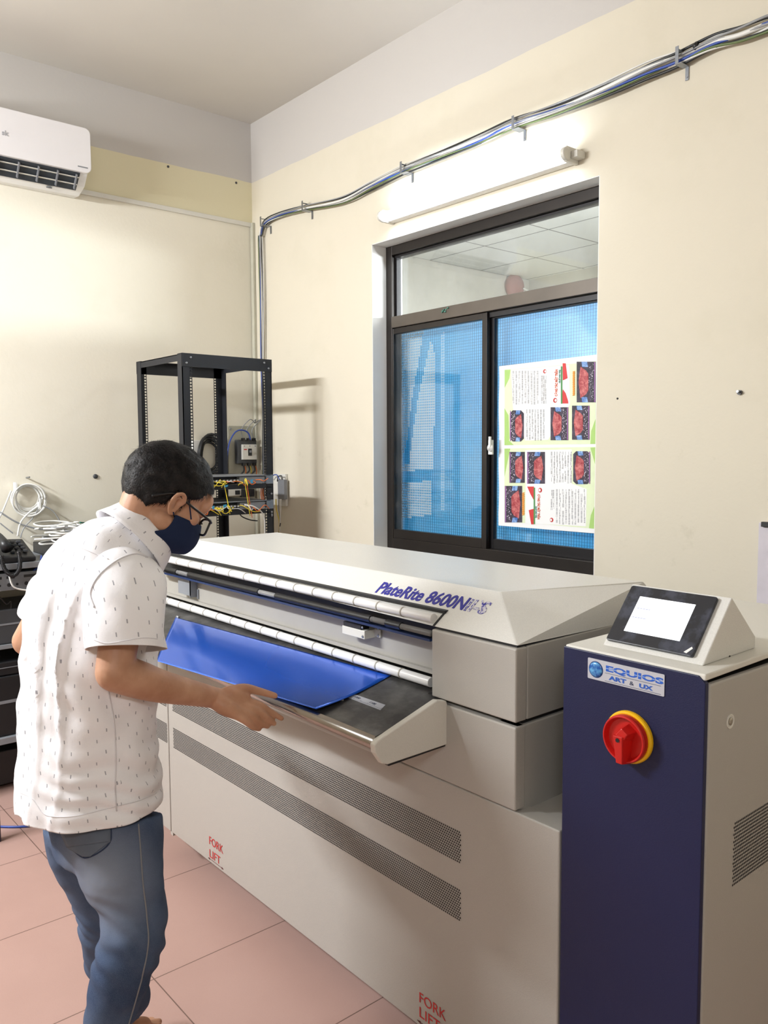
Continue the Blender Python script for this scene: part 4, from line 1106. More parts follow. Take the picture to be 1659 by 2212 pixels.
# things seen between and behind the shelves on the wall
def wall_box(name, lab, cat, x0, y0, x1, y1, depth, mat, X=XL):
    a, c = onX(x0, y1, X + depth), onX(x1, y0, X + depth)
    t = thing(name, lab, cat, (X, (a.y + c.y) / 2, a.z))
    MB().box(X + .001, X + depth, min(a.y, c.y), max(a.y, c.y), a.z, c.z).build('case', M[mat], t, bevel=.003)
    return t, a, c
t, a, c = wall_box('wall_switch', 'white switch box with black rocker seen between the rack shelves', 'switch', 492, 1056, 522, 1072, .035, 'offwhite')
MB().box(XL + .036, XL + .040, c.y - .045, c.y - .015, a.z + .008, c.z - .008).build('rocker', M['black'], t)
t, a, c = wall_box('wall_adapter', 'black power adapter between the rack shelves by the corner', 'adapter', 524, 1056, 550, 1074, .05, 'black')
t, a, c = wall_box('junction_box', 'small white junction box on the left wall above the man\'s head', 'box', 417, 951, 434, 990, .04, 'white')
c0 = onX(458, 985, XL + .06)
coil = thing('black_cable_coil', 'coil of black cable hanging on the left wall behind the rack', 'cable', (XL, c0.y, c0.z))
for k_ in range(5):
    r0 = .070 + .010 * k_
    pts = [Vector((XL + .02 + .008 * k_ + .01 * math.sin(t_ * .7), c0.y + .01 * math.sin(k_ * 2) + r0 * .8 * math.cos(t_ * math.pi / 12), c0.z + r0 * 1.15 * math.sin(t_ * math.pi / 12))) for t_ in range(25)]
    MB().tube(pts, .0075, 8).build('turn', M['cable_black'], coil, smooth=True)
# breaker board on the left wall by the corner
p0, p1 = onX(491, 1030, XL), onX(553, 921, XL)
bb = thing('breaker_board', 'grey wall board carrying a large breaker, on the left wall by the corner', 'breaker board', (XL, (p0.y + p1.y) / 2, p0.z))
MB().prism([Vector((XL + .001, y, z)) for y, z in rrect(p0.y, YW - .02, 1.28, p1.z, .012)], (.018, 0, 0)).build('board', M['breaker'], bb, bevel=.002)
MB().lathe((XL + .019, p0.y + .018, p1.z - .018), (1, 0, 0), [(.008, 0), (.006, .003)], 14).build('screw', M['steel'], bb)
q0, q1 = onX(513, 1002, XL + .05), onX(553, 950, XL + .05)
MB().box(XL + .019, XL + .055, q0.y, q1.y, q0.z, q1.z).build('breaker_case', M['darkgrey'], bb, bevel=.004)
fa, fb = onX(522, 993, XL + .06), onX(552, 960, XL + .06)
brk = MB().box(XL + .055, XL + .075, fa.y, fb.y, fa.z, fb.z).build('breaker_face', M['offwhite'], bb, bevel=.002)
my, mz = (fa.y + fb.y) / 2, (fa.z + fb.z) / 2
MB().box(XL + .075, XL + .078, my - .012, my + .012, mz - .022, mz + .020).build('toggle_well', M['black'], brk)
MB().box(XL + .078, XL + .090, my - .006, my + .006, mz - .004, mz + .010).build('toggle', M['grey'], brk, bevel=.001)
MB().box(XL + .075, XL + .0758, fa.y + .008, fa.y + .028, mz + .012, mz + .018).build('red_mark', M['red_ink'], brk)
for i in range(3):
    y = fa.y + .012 + i * (fb.y - fa.y - .024) / 2
    MB().lathe((XL + .075, y, fb.z - .010), (1, 0, 0), [(.004, 0), (.003, .001)], 10).build('screw', M['steel'], brk)
    MB().box(XL + .05, XL + .07, y - .008, y + .008, q0.z - .012, q0.z + .006).build('terminal', M['black'], brk)
    MB().box(XL + .05, XL + .07, y - .008, y + .008, q1.z - .006, q1.z + .010).build('terminal', M['black'], brk)
    w1 = MB().tube([Vector((XL + .06, y, q0.z - .01)), Vector((XL + .08, y - .01, q0.z - .04)), Vector((XL + .07, y - .03, q0.z - .07)), Vector((XL + .05, y - .03, q0.z - .12))], .005, 8, smooth_steps=6)
    tag(w1.build('breaker_wire', M['cable_black'], smooth=True), 'short black wire below the large breaker by the corner', 'wire', 'wires below the corner breaker')
    w1 = MB().tube([Vector((XL + .06, y + .006, q0.z - .01)), Vector((XL + .07, y + .01, q0.z - .05)), Vector((XL + .05, y + .0, q0.z - .12))], .003, 8, smooth_steps=6)
    tag(w1.build('breaker_wire', M['cable_yellow' if i == 1 else 'cable_orange'], smooth=True), 'thin coloured wire below the large breaker by the corner', 'wire', 'wires below the corner breaker')
    w1 = MB().tube([Vector((XL + .06, y, q1.z + .005)), Vector((XL + .06, y - .01, q1.z + .06)), Vector((XL + .06, y + .05, q1.z + .12)), Vector((XL + .04, min(YW - .03, y + .12), q1.z + .10))], .0028, 8, smooth_steps=6)
    tag(w1.build('breaker_wire', M['cable_grey'], smooth=True), 'grey wire looping up from the large breaker to the corner', 'wire', 'wires above the corner breaker')
w1 = MB().tube([onX(x, y, XL + .07) for x, y in ((541, 950), (536, 935), (522, 929), (508, 934), (496, 955), (491, 985), (491, 1024))], .0045, 8, smooth_steps=6)
tag(w1.build('breaker_wire', M['cable_blue'], smooth=True), 'blue wire arching from the large breaker over the grey board', 'wire')
# small breaker on a white plate right of the rack
p0, p1 = onY(585, 1090, YW), onY(622, 1024, YW)
sb_ = thing('small_breaker', 'small grey breaker on a white board right of the rack', 'breaker', (p1.x - .05, YW, p0.z))
MB().box(p0.x, p1.x, YW - .018, YW - .001, p0.z, p1.z).build('board', M['offwhite'], sb_, bevel=.002)
a, c = onY(600, 1078, YW - .042), onY(613, 1036, YW - .042)
MB().box(a.x, c.x, YW - .042, YW - .018, a.z, c.z).build('cover', M['grey'], sb_, bevel=.003)
a2 = onY(588, 1070, YW - .05)
MB().box(a2.x, a.x - .002, YW - .036, YW - .018, a2.z, c.z - .02).build('breaker_body', M['offwhite'], sb_, bevel=.003)
for (pts, mt, lab) in ((((604, 1036), (598, 1026), (590, 1027), (584, 1034)), 'cable_blue', 'blue wire curving over the small breaker right of the rack'),
                       (((610, 1036), (608, 1028), (601, 1030), (599, 1040)), 'cable_black', 'black wire curving over the small breaker right of the rack'),
                       (((602, 1078), (602, 1100), (604, 1118), (604, 1150)), 'cable_grey', 'grey wire hanging down from the small breaker'),
                       (((596, 1078), (597, 1100), (603, 1125), (603, 1150)), 'cable_yellow', 'yellow wire hanging down from the small breaker'),
                       (((607, 1078), (606, 1105), (605, 1125), (604, 1150)), 'cable_white', 'white wire hanging down from the small breaker'),
                       (((606, 1130), (604, 1140), (602, 1155), (602, 1200)), 'cable_black', 'black sleeved end of the wires below the small breaker')):
    o = MB().tube([onY(x, y, YW - .045) for x, y in pts], .003, 8, smooth_steps=6).build('breaker_wire', M[mt], smooth=True); tag(o, lab, 'wire')

# ================================================================== cable coil on the left wall
cc = onX(62, 1080, XL + .04)
coil = thing('white_cable_coil', 'coil of white network cable hanging from a nail on the left wall', 'cable', (XL, cc.y, cc.z))
pxr = (onX(98, 1080, XL + .04).y - onX(28, 1080, XL + .04).y) / 2
pzr = (onX(62, 1040, XL + .04).z - onX(62, 1108, XL + .04).z) / 2
random.seed(5)
for k_ in range(7):
    f = .72 + .05 * k_; oy, oz = random.uniform(-.012, .012), (1 - f) * pzr * random.uniform(.2, .7)
    pts = [Vector((XL + .012 + .006 * k_ + .006 * math.sin(i * .5 + k_), cc.y + oy + pxr * f * math.cos(i * math.pi / 18), cc.z + oz + pzr * f * math.sin(i * math.pi / 18))) for i in range(37)]
    MB().tube(pts, .0042, 8).build('turn', M['cable_white'], coil, smooth=True)
for (x, y) in ((33, 1050), (84, 1092)):
    a = onX(x, y, XL + .03); MB().box(a.x - .02, a.x + .02, a.y - .004, a.y + .004, a.z - .02, a.z + .018).build('cable_tie', M['white'], coil)
n0 = onX(57, 1032, XL)
o = MB().cyl(n0, n0 + Vector((.05, 0, .004)), .004, 8).build('wall_nail', M['steel']); tag(o, 'steel nail in the left wall that carries the white cable coil', 'nail')
def strand(pts, r, mt, lab, X=XL + .05, group=None, dx=0):
    o = MB().tube([onX(p[0], p[1], X + (p[2] if len(p) > 2 else 0)) for p in pts], r, 8, smooth_steps=8).build('network_cable', M[mt], smooth=True)
    tag(o, lab, 'cable', group); return o
strand([(24, 1060), (14, 1085), (4, 1108), (-8, 1130)], .004, 'cable_white', 'white cable running left from the white wall coil')
strand([(80, 1095), (60, 1110), (44, 1130), (38, 1158)], .0045, 'cable_white', 'white cable dropping from the white wall coil to the telephone')
strand([(82, 1100), (70, 1120), (52, 1140), (44, 1162)], .003, 'cable_grey', 'thin grey cable dropping behind the telephone')
strand([(92, 1092), (112, 1102), (126, 1120), (136, 1140)], .003, 'cable_grey', 'thin grey cable curving from the coil towards the man\'s shoulder')
strand([(0, 1106), (30, 1125), (60, 1137), (100, 1144), (165, 1141)], .0042, 'cable_grey', 'grey cable slanting along the left wall above the cable heap')
strand([(0, 1130), (15, 1142), (28, 1152)], .003, 'cable_grey', 'thin grey cable at the left edge above the telephone')

# ================================================================== small grey equipment rack with telephone
KX0, KX1, KY0, KY1 = -4.30, -3.90, .45, 1.72
zt2 = onX(30, 1217, KX1).z
kab = thing('equipment_stand', 'grey perforated-steel equipment stand against the left wall, behind the man', 'stand', ((KX0 + KX1) / 2, (KY0 + KY1) / 2, 0))
MB().box(KX0, KX1, KY0, KY1, zt2 - .028, zt2).build('top_shelf', M['steel_paint'], kab, bevel=.002)
zr = onX(20, 1255, KX1).z
pr2 = MB().box(KX1 - .003, KX1, KY0, KY1, zr - .04, zr + .035); pr2.box(KX0, KX1, KY0, KY1, zr - .043, zr - .040)
pro = pr2.build('perforated_rail', M['steel'], kab, bevel=.001)
hb = MB(); y = KY0 + .02; i = 0
while y < KY1 - .04:
    hb.box(KX1 + .0001, KX1 + .0008, y, y + (.055 if i % 2 else .035), zr + .010, zr + .022)
    hb.lathe((KX1 + .0001, y + .01, zr - .018), (1, 0, 0), [(.009, 0), (.009, .0006)], 10); hb.lathe((KX1 + .0001, y + .045, zr - .018), (1, 0, 0), [(.006, 0), (.006, .0006)], 10)
    y += .075; i += 1
o = hb.build('rail_holes', M['gap'], kab); o['kind'] = 'stuff'
for x in (KX0 + .0, KX1 - .04):
    for y in (KY0, KY1 - .04):
        MB().box(x, x + .04, y, y + .04, 0, zt2 - .03).build('leg', M['steel_paint'], kab)
zlow = onX(20, 1598, KX1).z
MB().box(KX0, KX1, KY0, KY1, zlow - .018, zlow + .012).build('lower_shelf', M['steel_paint'], kab, bevel=.002)
zmid = onX(20, 1395, KX1).z
MB().box(KX0, KX1 - .03, KY0, KY1, zmid - .02, zmid).build('middle_shelf', M['steel_paint'], kab, bevel=.002)
def device(name, lab, cat, z0, z1, y0, y1, x1, mat='black'):
    t = thing(name, lab, cat, (-4.1, (y0 + y1) / 2, z0))
    MB().box(KX0 + .02, x1, y0, y1, z0, z1).build('case', M[mat], t, bevel=.006, seg=3)
    MB().box(x1, x1 + .002, y0 + .02, y1 - .02, z0 + (z1 - z0) * .55, z0 + (z1 - z0) * .60).build('front_slot', M['steel_paint'], t)
    return t
device('network_switch_box', 'dark patch box under the top shelf of the grey equipment stand', 'network box', zr - .039, zt2 - .045, 1.02, 1.66, KX1 - .06, 'darkgrey')
device('battery_backup', 'dark grey battery backup box on the middle shelf of the equipment stand', 'power supply', zmid + .001, zmid + .16, 1.0, 1.6, KX1 - .04, 'darkgrey')
device('computer_case', 'large glossy black computer case on the lowest shelf of the equipment stand', 'computer', zlow + .013, zlow + .29, .9, 1.55, KX1 - .02)
device('disc_recorder', 'flat black recorder lying on top of the black computer case', 'recorder', zlow + .292, zlow + .355, .9, 1.5, KX1 - .03)
MB_ = MB().box(KX0 + .05, KX1 - .10, KY0 + .4, KY1 - .1, .02, .18)
tag(MB_.build('floor_box', M['black'], bevel=.004), 'black box on the floor under the grey equipment stand', 'box')
strand([(20, 1245), (30, 1268), (60, 1275), (90, 1270)], .004, 'cable_white', 'white cable hanging in front of the perforated rail', X=KX1 + .01)
strand([(0, 1290), (14, 1305), (24, 1300), (22, 1330)], .003, 'cable_black', 'black cable dangling under the perforated rail', X=KX1 - .05)
strand([(90, 1200), (84, 1222), (66, 1240), (60, 1260)], .004, 'cable_blue', 'blue cable passing behind the coiled handset cord', X=KX1 - .03)

# heap of cables on the stand
random.seed(21)
heap = [('cable_white', 'white network cable in the heap beside the telephone'), ('cable_teal', 'teal network cable in the heap beside the telephone'), ('cable_grey', 'grey network cable in the heap beside the telephone')]
hz = zt2
for k_ in range(22):
    mt, lab = heap[0] if k_ % 5 < 3 else heap[1 if k_ % 5 == 3 else 2]
    pts = []; cy_ = random.uniform(1.35, 1.62); cx_ = random.uniform(-4.18, -4.0)
    ry_, rx_ = random.uniform(.05, .17), random.uniform(.04, .10); ph = random.random() * 6; zl = hz + .062 + .004 * k_
    for i in range(9):
        a = ph + i * .75
        pts.append(Vector((cx_ + rx_ * math.cos(a), min(1.74, max(1.22, cy_ + ry_ * math.sin(a))), zl + random.uniform(.0, .012))))
    o = MB().tube(pts, .0042, 7, smooth_steps=5).build('network_cable', M[mt], smooth=True); tag(o, lab, 'cable', 'cable heap beside the telephone: ' + mt[6:] + ' ones')
bx_ = MB().box(KX0 + .04, -3.96, 1.30, 1.70, hz + .001, hz + .055).build('modem', M['black'], bevel=.004)
tag(bx_, 'flat black modem under the heap of white cables beside the telephone', 'modem')

# telephone
tz0 = zt2
ty0, ty1 = onX(-20, 1200, KX1).y, onX(76, 1205, KX1 - .02).y
tel = thing('telephone', 'black desk telephone with coiled cord on the grey equipment stand', 'telephone', (KX1 - .1, (ty0 + ty1) / 2, tz0))
tx0, tx1 = KX1 - .20, KX1 - .005
tb = MB().hexa([(tx0, ty0, tz0 + .002), (tx1, ty0, tz0 + .002), (tx1, ty1, tz0 + .002), (tx0, ty1, tz0 + .002)], [(tx0, ty0, tz0 + .10), (tx1, ty0, tz0 + .035), (tx1, ty1, tz0 + .022), (tx0, ty1, tz0 + .09)])
tbo = tb.build('base', M['black'], tel, bevel=.006, seg=3)
hsx = MB()
hp0 = Vector((tx0 + .02, ty0 + .055, tz0 + .125)); hp1 = Vector((tx1 - .01, ty0 + .075, tz0 + .068))
hsx.tube([hp0, hp0.lerp(hp1, .2) + Vector((0, 0, .012)), hp0.lerp(hp1, .5) + Vector((0, 0, .018)), hp0.lerp(hp1, .8) + Vector((0, 0, .012)), hp1], [.026, .020, .018, .021, .027], 14)
hso = hsx.build('handset', M['black'], tel, smooth=True)
for i in range(4):
    for j in range(3):
        u, v = .25 + i * .17, .55 + j * .14
        x = tx0 + (tx1 - tx0) * u; y = ty0 + (ty1 - ty0) * v; z = tz0 + .098 - (.066) * u
        MB().box(x - .008, x + .008, y - .009, y + .009, z - .004, z + .006).build('key', M['darkgrey'], tel, bevel=.001)
c0, c1 = onX(4, 1203, KX1 + .015), onX(44, 1190, KX1 + .015)
ctrl = [onX(x, y, KX1 + .02) for x, y in ((3, 1200), (8, 1225), (20, 1240), (32, 1242), (42, 1228), (43, 1208), (40, 1192))]
cen = spline(ctrl, 14); cord = []
for i, p in enumerate(cen):
    d = (cen[min(i + 1, len(cen) - 1)] - cen[max(i - 1, 0)]).normalized(); a = Vector((1, 0, 0)); b2 = d.cross(a).normalized()
    for s_ in range(4):
        t_ = (i * 4 + s_) * math.pi / 2.6; q = p.lerp(cen[min(i + 1, len(cen) - 1)], s_ / 4)
        cord.append(q + (a * math.cos(t_) + b2 * math.sin(t_)) * .008)
MB().tube(cord, .0026, 6).build('coiled_cord', M['black'], tel, smooth=True)

# floor cable and desk leg at the left edge
o = MB().tube([Vector((p.x, p.y, .005)) for p in (onZ(-60, 1782, 0), onZ(0, 1788, 0), onZ(50, 1788, 0), onZ(95, 1781, 0), onZ(150, 1768, 0))], .005, 8, smooth_steps=8).build('floor_cable', M['cable_blue'], smooth=True)
tag(o, 'blue cable lying across the floor tiles at the left edge', 'cable')
lg_ = onZ(-2, 1815, 0)
dsk = thing('desk', 'dark desk leg and edge just inside the left edge of the photo', 'desk', (lg_.x, lg_.y, 0))
MB().box(lg_.x - .02, lg_.x + .02, lg_.y - .03, lg_.y + .003, 0, .20).build('leg', plain('dark_purple_steel', rgb(40, 30, 44), .5), dsk, bevel=.002)
MB().box(lg_.x - .02, lg_.x + .02, lg_.y - .60, lg_.y + .003, .20, .22).build('low_rail', plain('dark_purple_steel', rgb(40, 30, 44), .5), dsk)

# ================================================================== the man
person = thing('person', 'man in white dotted shirt, jeans, glasses and navy mask bending over the loading tray', 'person', (-1.86, .66, 0))
SH = Vector((0, 0, 0))
XA, YA, ZA = Vector((1, 0, 0)), Vector((0, 1, 0)), Vector((0, 0, 1))      # his right, his front, up

def ring_loft(rings, n=64, power=2.0, caps=False):
    """rings: (centre, lateral axis, fore axis, a, b)"""
    vs = []; fs = []; uv = []
    vlen = 0; prev = None
    for (c, L, F, a, b) in rings:
        if prev is not None: vlen += (c - prev).length
        prev = c
        rr = (a + b) / 2
        for k in range(n):
            t = 2 * math.pi * k / n; ct, st = math.cos(t), math.sin(t)
            cc_ = math.copysign(abs(ct) ** (2 / power), ct); ss = math.copysign(abs(st) ** (2 / power), st)
            vs.append(c + L * (a * cc_) + F * (b * ss)); uv.append((k / n, vlen))
    m_ = len(rings)
    for i in range(m_ - 1):
        for k in range(n): fs.append((i * n + k, i * n + (k + 1) % n, (i + 1) * n + (k + 1) % n, (i + 1) * n + k))
    return vs, fs, uv
def dense(rings, k):
    """Catmull-Rom between ring parameters"""
    out = []; P = [rings[0]] + rings + [rings[-1]]
    def cr(a, b, c, d, t): return .5 * ((2 * b) + (c - a) * t + (2 * a - 5 * b + 4 * c - d) * t * t + (3 * b - 3 * c + d - a) * t ** 3)
    for i in range(1, len(P) - 2):
        for j in range(k):
            t = j / k; out.append(tuple(cr(P[i - 1][q], P[i][q], P[i + 1][q], P[i + 2][q], t) for q in range(len(rings[0]))))
    out.append(rings[-1]); return out

# ---- body: one continuous skin surface, united from tapered limbs by voxel remeshing
body = MB()
def limb(pts, rs, n=16, k=5):
    P = [(p, r) for p, r in zip(pts, rs)]
    d = dense(P, k); body.tube([q[0] for q in d], [q[1] for q in d], n)
    for p, r in ((pts[0], rs[0]), (pts[-1], rs[-1])): body.ball(p, r * .98, nu=16, nv=10)
# head frame
th = math.radians(38)
hF = (YA * math.cos(th) - ZA * math.sin(th)); hU = (YA * math.sin(th) + ZA * math.cos(th)); hX = XA.copy()
yaw = math.radians(-4)
Rz = Matrix.Rotation(yaw, 3, 'Z'); hF, hU, hX = Rz @ hF, Rz @ hU, Rz @ hX
hC = at(364, 1054, 1.90)
def hd(x, f, u): return hC + hX * x + hF * f + hU * u
AXH = (hX, hF, hU)
body.ball(hd(0, -.004, .004), .076, .098, .088, 40, 24, AXH)          # cranium
body.ball(hd(0, .040, -.030), .066, .056, .075, 32, 20, AXH)         # face
body.ball(hd(0, .038, -.088), .046, .046, .036, 28, 16, AXH)         # jaw and chin
body.ball(hd(0, .072, -.104), .020, .018, .016, 20, 12, AXH)
body.ball(hd(0, .088, .014), .052, .018, .034, 24, 14, AXH)           # brow
for s in (-1, 1):
    body.ball(hd(s * .044, .070, -.034), .022, .020, .020, 20, 12, AXH)   # cheekbones
    body.ball(hd(s * .048, .018, -.078), .020, .034, .026, 20, 12, AXH)   # jaw angle
    body.ball(hd(s * .028, .090, -.012), .014, .010, .008, 16, 10, AXH)   # eyelids
body.tube([hd(0, .094, .0), hd(0, .104, -.020), hd(0, .116, -.042), hd(0, .104, -.050)], [.007, .009, .012, .009], 12)     # nose
for s in (-1, 1): body.ball(hd(s * .011, .104, -.046), .008, .009, .007, 12, 8, AXH)
body.ball(hd(0, .092, -.070), .024, .010, .006, 16, 8, AXH); body.ball(hd(0, .090, -.079), .020, .010, .006, 16, 8, AXH)   # lips
# ears: rim, inner fold, lobe
for s in (-1, 1):
    eb = lambda f, u, o: hd(s * (.075 + o * .8), .008 + f * .80, -.038 + u * .78)
    rim = [eb(.012, .006, .004), eb(.016, .022, .010), eb(.006, .034, .017), eb(-.010, .034, .023), eb(-.020, .020, .025), eb(-.020, .002, .020), eb(-.012, -.016, .013), eb(.000, -.028, .008), eb(.008, -.026, .004)]
    sp = spline(rim, 5); body.tube(sp, .0047, 10)
    body.ball(eb(.004, -.022, .006), .0055, .008, .008, 14, 10, AXH)
    body.ball(eb(-.003, .004, -.001), .004, .016, .024, 18, 12, AXH)
    body.tube(spline([eb(.004, .022, .009), eb(-.008, .020, .014), eb(-.010, .006, .014), eb(-.004, -.008, .010)], 4), .0036, 8)
    body.ball(eb(.012, -.004, .004), .004, .004, .006, 10, 8, AXH)
# neck and trunk
nk = at(300, 1152, 1.87)
sh_c = at(232, 1215, 1.88); ch_c = at(205, 1330, 1.88); wa_c = at(194, 1500, 1.88); hp_c = at(212, 1740, 1.88)
limb([hd(0, -.030, -.045), hd(0, -.018, -.092), nk + Vector((0, .006, -.004)), sh_c + Vector((0, .03, -.04))], [.054, .050, .056, .07], 20)
limb([sh_c + Vector((0, .02, -.05)), ch_c, wa_c, hp_c], [.085, .10, .095, .085], 24)
# arms
Rs = at(275, 1262, 1.76); Re = at(247, 1452, 1.70); Rm = at(345, 1482, 1.79); Rw = at(462, 1507, 1.915)
Ls = at(128, 1262, 1.99); Le = at(60, 1384, 2.03); Lw = at(235, 1440, 2.22)
limb([Rs, Rs.lerp(Re, .55), Re], [.046, .042, .039], 20)
limb([Re, Re.lerp(Rm, .5), Rm, Rm.lerp(Rw, .6), Rw], [.040, .040, .036, .029, .0245], 20)
limb([Ls, Ls.lerp(Le, .55), Le], [.038, .038, .037], 18)
limb([Le, Le.lerp(Lw, .35), Lw], [.038, .038, .025], 18)
limb([sh_c + Vector((.05, .0, -.06)), Rs], [.06, .046], 16); limb([sh_c + Vector((-.05, .0, -.07)), Ls], [.05, .036], 16)
# right hand
def A(x, y, d): return at(x, y, d)
fing = {
    'thumb':  ([A(490, 1496, 1.925), A(528, 1487, 1.950), A(562, 1494, 1.975), A(594, 1503, 1.985)], [.015, .0120, .0098, .0080]),
    'index':  ([A(500, 1512, 1.93), A(556, 1522, 1.955), A(584, 1538, 1.975), A(608, 1552, 1.985)], [.014, .0105, .0086, .0068]),
    'middle': ([A(495, 1520, 1.92), A(550, 1534, 1.940), A(577, 1551, 1.955), A(592, 1563, 1.970)], [.014, .0105, .0086, .0070]),
    'ring':   ([A(490, 1526, 1.91), A(540, 1545, 1.925), A(562, 1562, 1.940), A(578, 1569, 1.958)], [.013, .0100, .0082, .0068]),
    'little': ([A(484, 1530, 1.90), A(528, 1556, 1.912), A(545, 1570, 1.925), A(560, 1575, 1.942)], [.012, .0090, .0074, .0062]),
}
for nm, (P, Rr) in fing.items(): limb(P, Rr, 14, 4)
limb([Rw, A(492, 1514, 1.925), A(520, 1520, 1.94)], [.0250, .0235, .0200], 16)
limb([Rw, A(486, 1526, 1.905), A(512, 1540, 1.915)], [.0230, .0215, .0165], 16)
limb([A(500, 1500, 1.925), A(530, 1508, 1.945)], [.017, .014], 12)
# left hand resting on the far side of the tray
lw = Lw; fd = (Vector((-.25, .9, -.12))).normalized(); ld = Vector((-.9, -.25, 0)).normalized()
limb([lw, lw + fd * .05], [.026, .027], 14)
for i in range(4):
    k0 = lw + fd * .045 + ld * (.028 - .019 * i); ln_ = (.040, .046, .043, .034)[i]
    limb([k0, k0 + fd * ln_, k0 + fd * (ln_ + .026) - ZA * .008, k0 + fd * (ln_ + .044) - ZA * .020], [.0105, .0090, .0080, .0066], 12, 3)
limb([lw + fd * .01 - ld * .018, lw + fd * .035 - ld * .042, lw + fd * .062 - ld * .050 - ZA * .006], [.013, .0105, .0080], 12, 3)
# legs
Rh = A(262, 1800, 1.82); Rk = A(283, 2035, 1.77); Ra = A(205, 2420, 1.73)
Lh = A(185, 1805, 1.97); Lk = A(225, 2000, 2.02); La = A(296, 2140, 2.20)
La.z = max(La.z, .09)
limb([Rh, Rh.lerp(Rk, .5), Rk], [.062, .052, .042], 18); limb([Rk, Rk.lerp(Ra, .3), Ra], [.042, .038, .027], 18)
limb([Lh, Lh.lerp(Lk, .5), Lk], [.062, .050, .042], 18); limb([Lk, Lk.lerp(La, .35), La], [.042, .038, .027], 18)
Rf = Vector((Ra.x, Ra.y, .045))
def foot(an, dirv):
    f_ = Vector((an.x, an.y, .035)); d = Vector(dirv).normalized(); sd = Vector((d.y, -d.x, 0))
    limb([an, f_ + Vector((0, 0, .02)) - d * .02], [.030, .030], 16)
    limb([f_ - d * .045, f_ + d * .04 + ZA * .012, f_ + d * .12], [.028, .030, .022], 16)
    for i in range(5):
        o = sd * (-.030 + .015 * i); l = (.150, .165, .160, .150, .138)[i if sd.x * 1 > 0 else 4 - i]
        limb([f_ + d * .10 + o * .9 - ZA * .008, f_ + d * l + o - ZA * .016], [.014, .0095 if i else .0095], 12, 3)
foot(Ra, (.15, 1, 0))
tl = onZ(338, 2209, .03); dl = Vector((.18, 1, 0)).normalized()
La2 = tl - dl * .155; La2.z = .09
limb([La, La2], [.032, .030], 16)
foot(La2, dl)
bo_ = body.build('body', M['skin'], person, fix=True)
md = bo_.modifiers.new('unite', 'REMESH'); md.mode = 'VOXEL'; md.voxel_size = .0032; md.use_smooth_shade = True
md = bo_.modifiers.new('soften', 'SMOOTH'); md.iterations = 6; md.factor = .5
me_ = evaluated_mesh(bo_); bo_.modifiers.clear(); bo_.data = me_
bvh_body = BVHTree.FromPolygons([v.co.copy() for v in me_.vertices], [tuple(p.vertices) for p in me_.polygons])
# nails on the near hand
nl = MB()
def hit(bvh, x, y, lift=0.0):
    r = ray(x, y).normalized(); h = bvh.ray_cast(CAM, r)
    if h[0] is None: return None
    n = h[1]; n = n if n.dot(r) < 0 else -n
    return h[0] + n * lift, n

# ---- cloth materials
def shirt_material():
    m_, b = base('white_dotted_cotton', rgb(232, 230, 232), .85, 0, .2); t = NT(m_)
    uvn = t.new('ShaderNodeUVMap'); uvn.uv_map = 'UVMap'; x, y, z = t.xyz(uvn.outputs[0])
    marks = None
    for s in (0.0, .5):
        fu = t.math('MULTIPLY', t.math('SUBTRACT', t.math('FRACT', t.math('MULTIPLY_ADD', x, 1 / .040, s)), .5), .040)
        fv = t.math('MULTIPLY', t.math('SUBTRACT', t.math('FRACT', t.math('MULTIPLY_ADD', y, 1 / .046, s)), .5), .046)
        a = t.math('LESS_THAN', t.math('ABSOLUTE', t.math('MULTIPLY_ADD', fv, .12, fu)), .0012)
        c = t.math('LESS_THAN', t.math('ABSOLUTE', fv), .0036)
        k = t.math('MULTIPLY', a, c); marks = k if marks is None else t.math('MAXIMUM', marks, k)
    t.l.new(t.mix(t.math('MULTIPLY', marks, .7), rgb(238, 237, 240), rgb(110, 110, 122)), b.inputs['Base Color'])
    co = t.coord()
    t.bump(t.math('ADD', t.noise(co, 26, 4, .6), t.math('MULTIPLY', t.noise(co, 700, 1), .1)), .35, .004, b)
    return m_
def jeans_material():
    m_, b = base('washed_blue_denim', rgb(74, 92, 122), .9, 0, .15); t = NT(m_); co = t.coord(); x, y, z = t.xyz(co)
    f = t.ramp(t.noise(co, 5, 4, .6), .35, .75)
    c = t.mix(f, rgb(52, 66, 92), rgb(92, 106, 130))
    # worn pale seat and thigh back
    d = t.new('ShaderNodeVectorMath', operation='DISTANCE'); t.l.new(co, d.inputs[0]); d.inputs[1].default_value = tuple(at(205, 1905, 1.72))
    c = t.mix(t.math('MULTIPLY', t.ramp(d.outputs['Value'], .02, .15, (1, 1, 1, 1), (0, 0, 0, 1)), .75), c, rgb(142, 148, 160))
    g = t.noise(co, 900, 2)
    c = t.mix(t.math('MULTIPLY', t.ramp(g, .4, .7), .25), c, rgb(120, 134, 160))
    t.l.new(c, b.inputs['Base Color']); t.bump(t.math('ADD', g, t.math('MULTIPLY', t.noise(co, 22, 4), 3)), .3, .002, b)
    return m_
M['shirt'], M['jeans'] = shirt_material(), jeans_material()
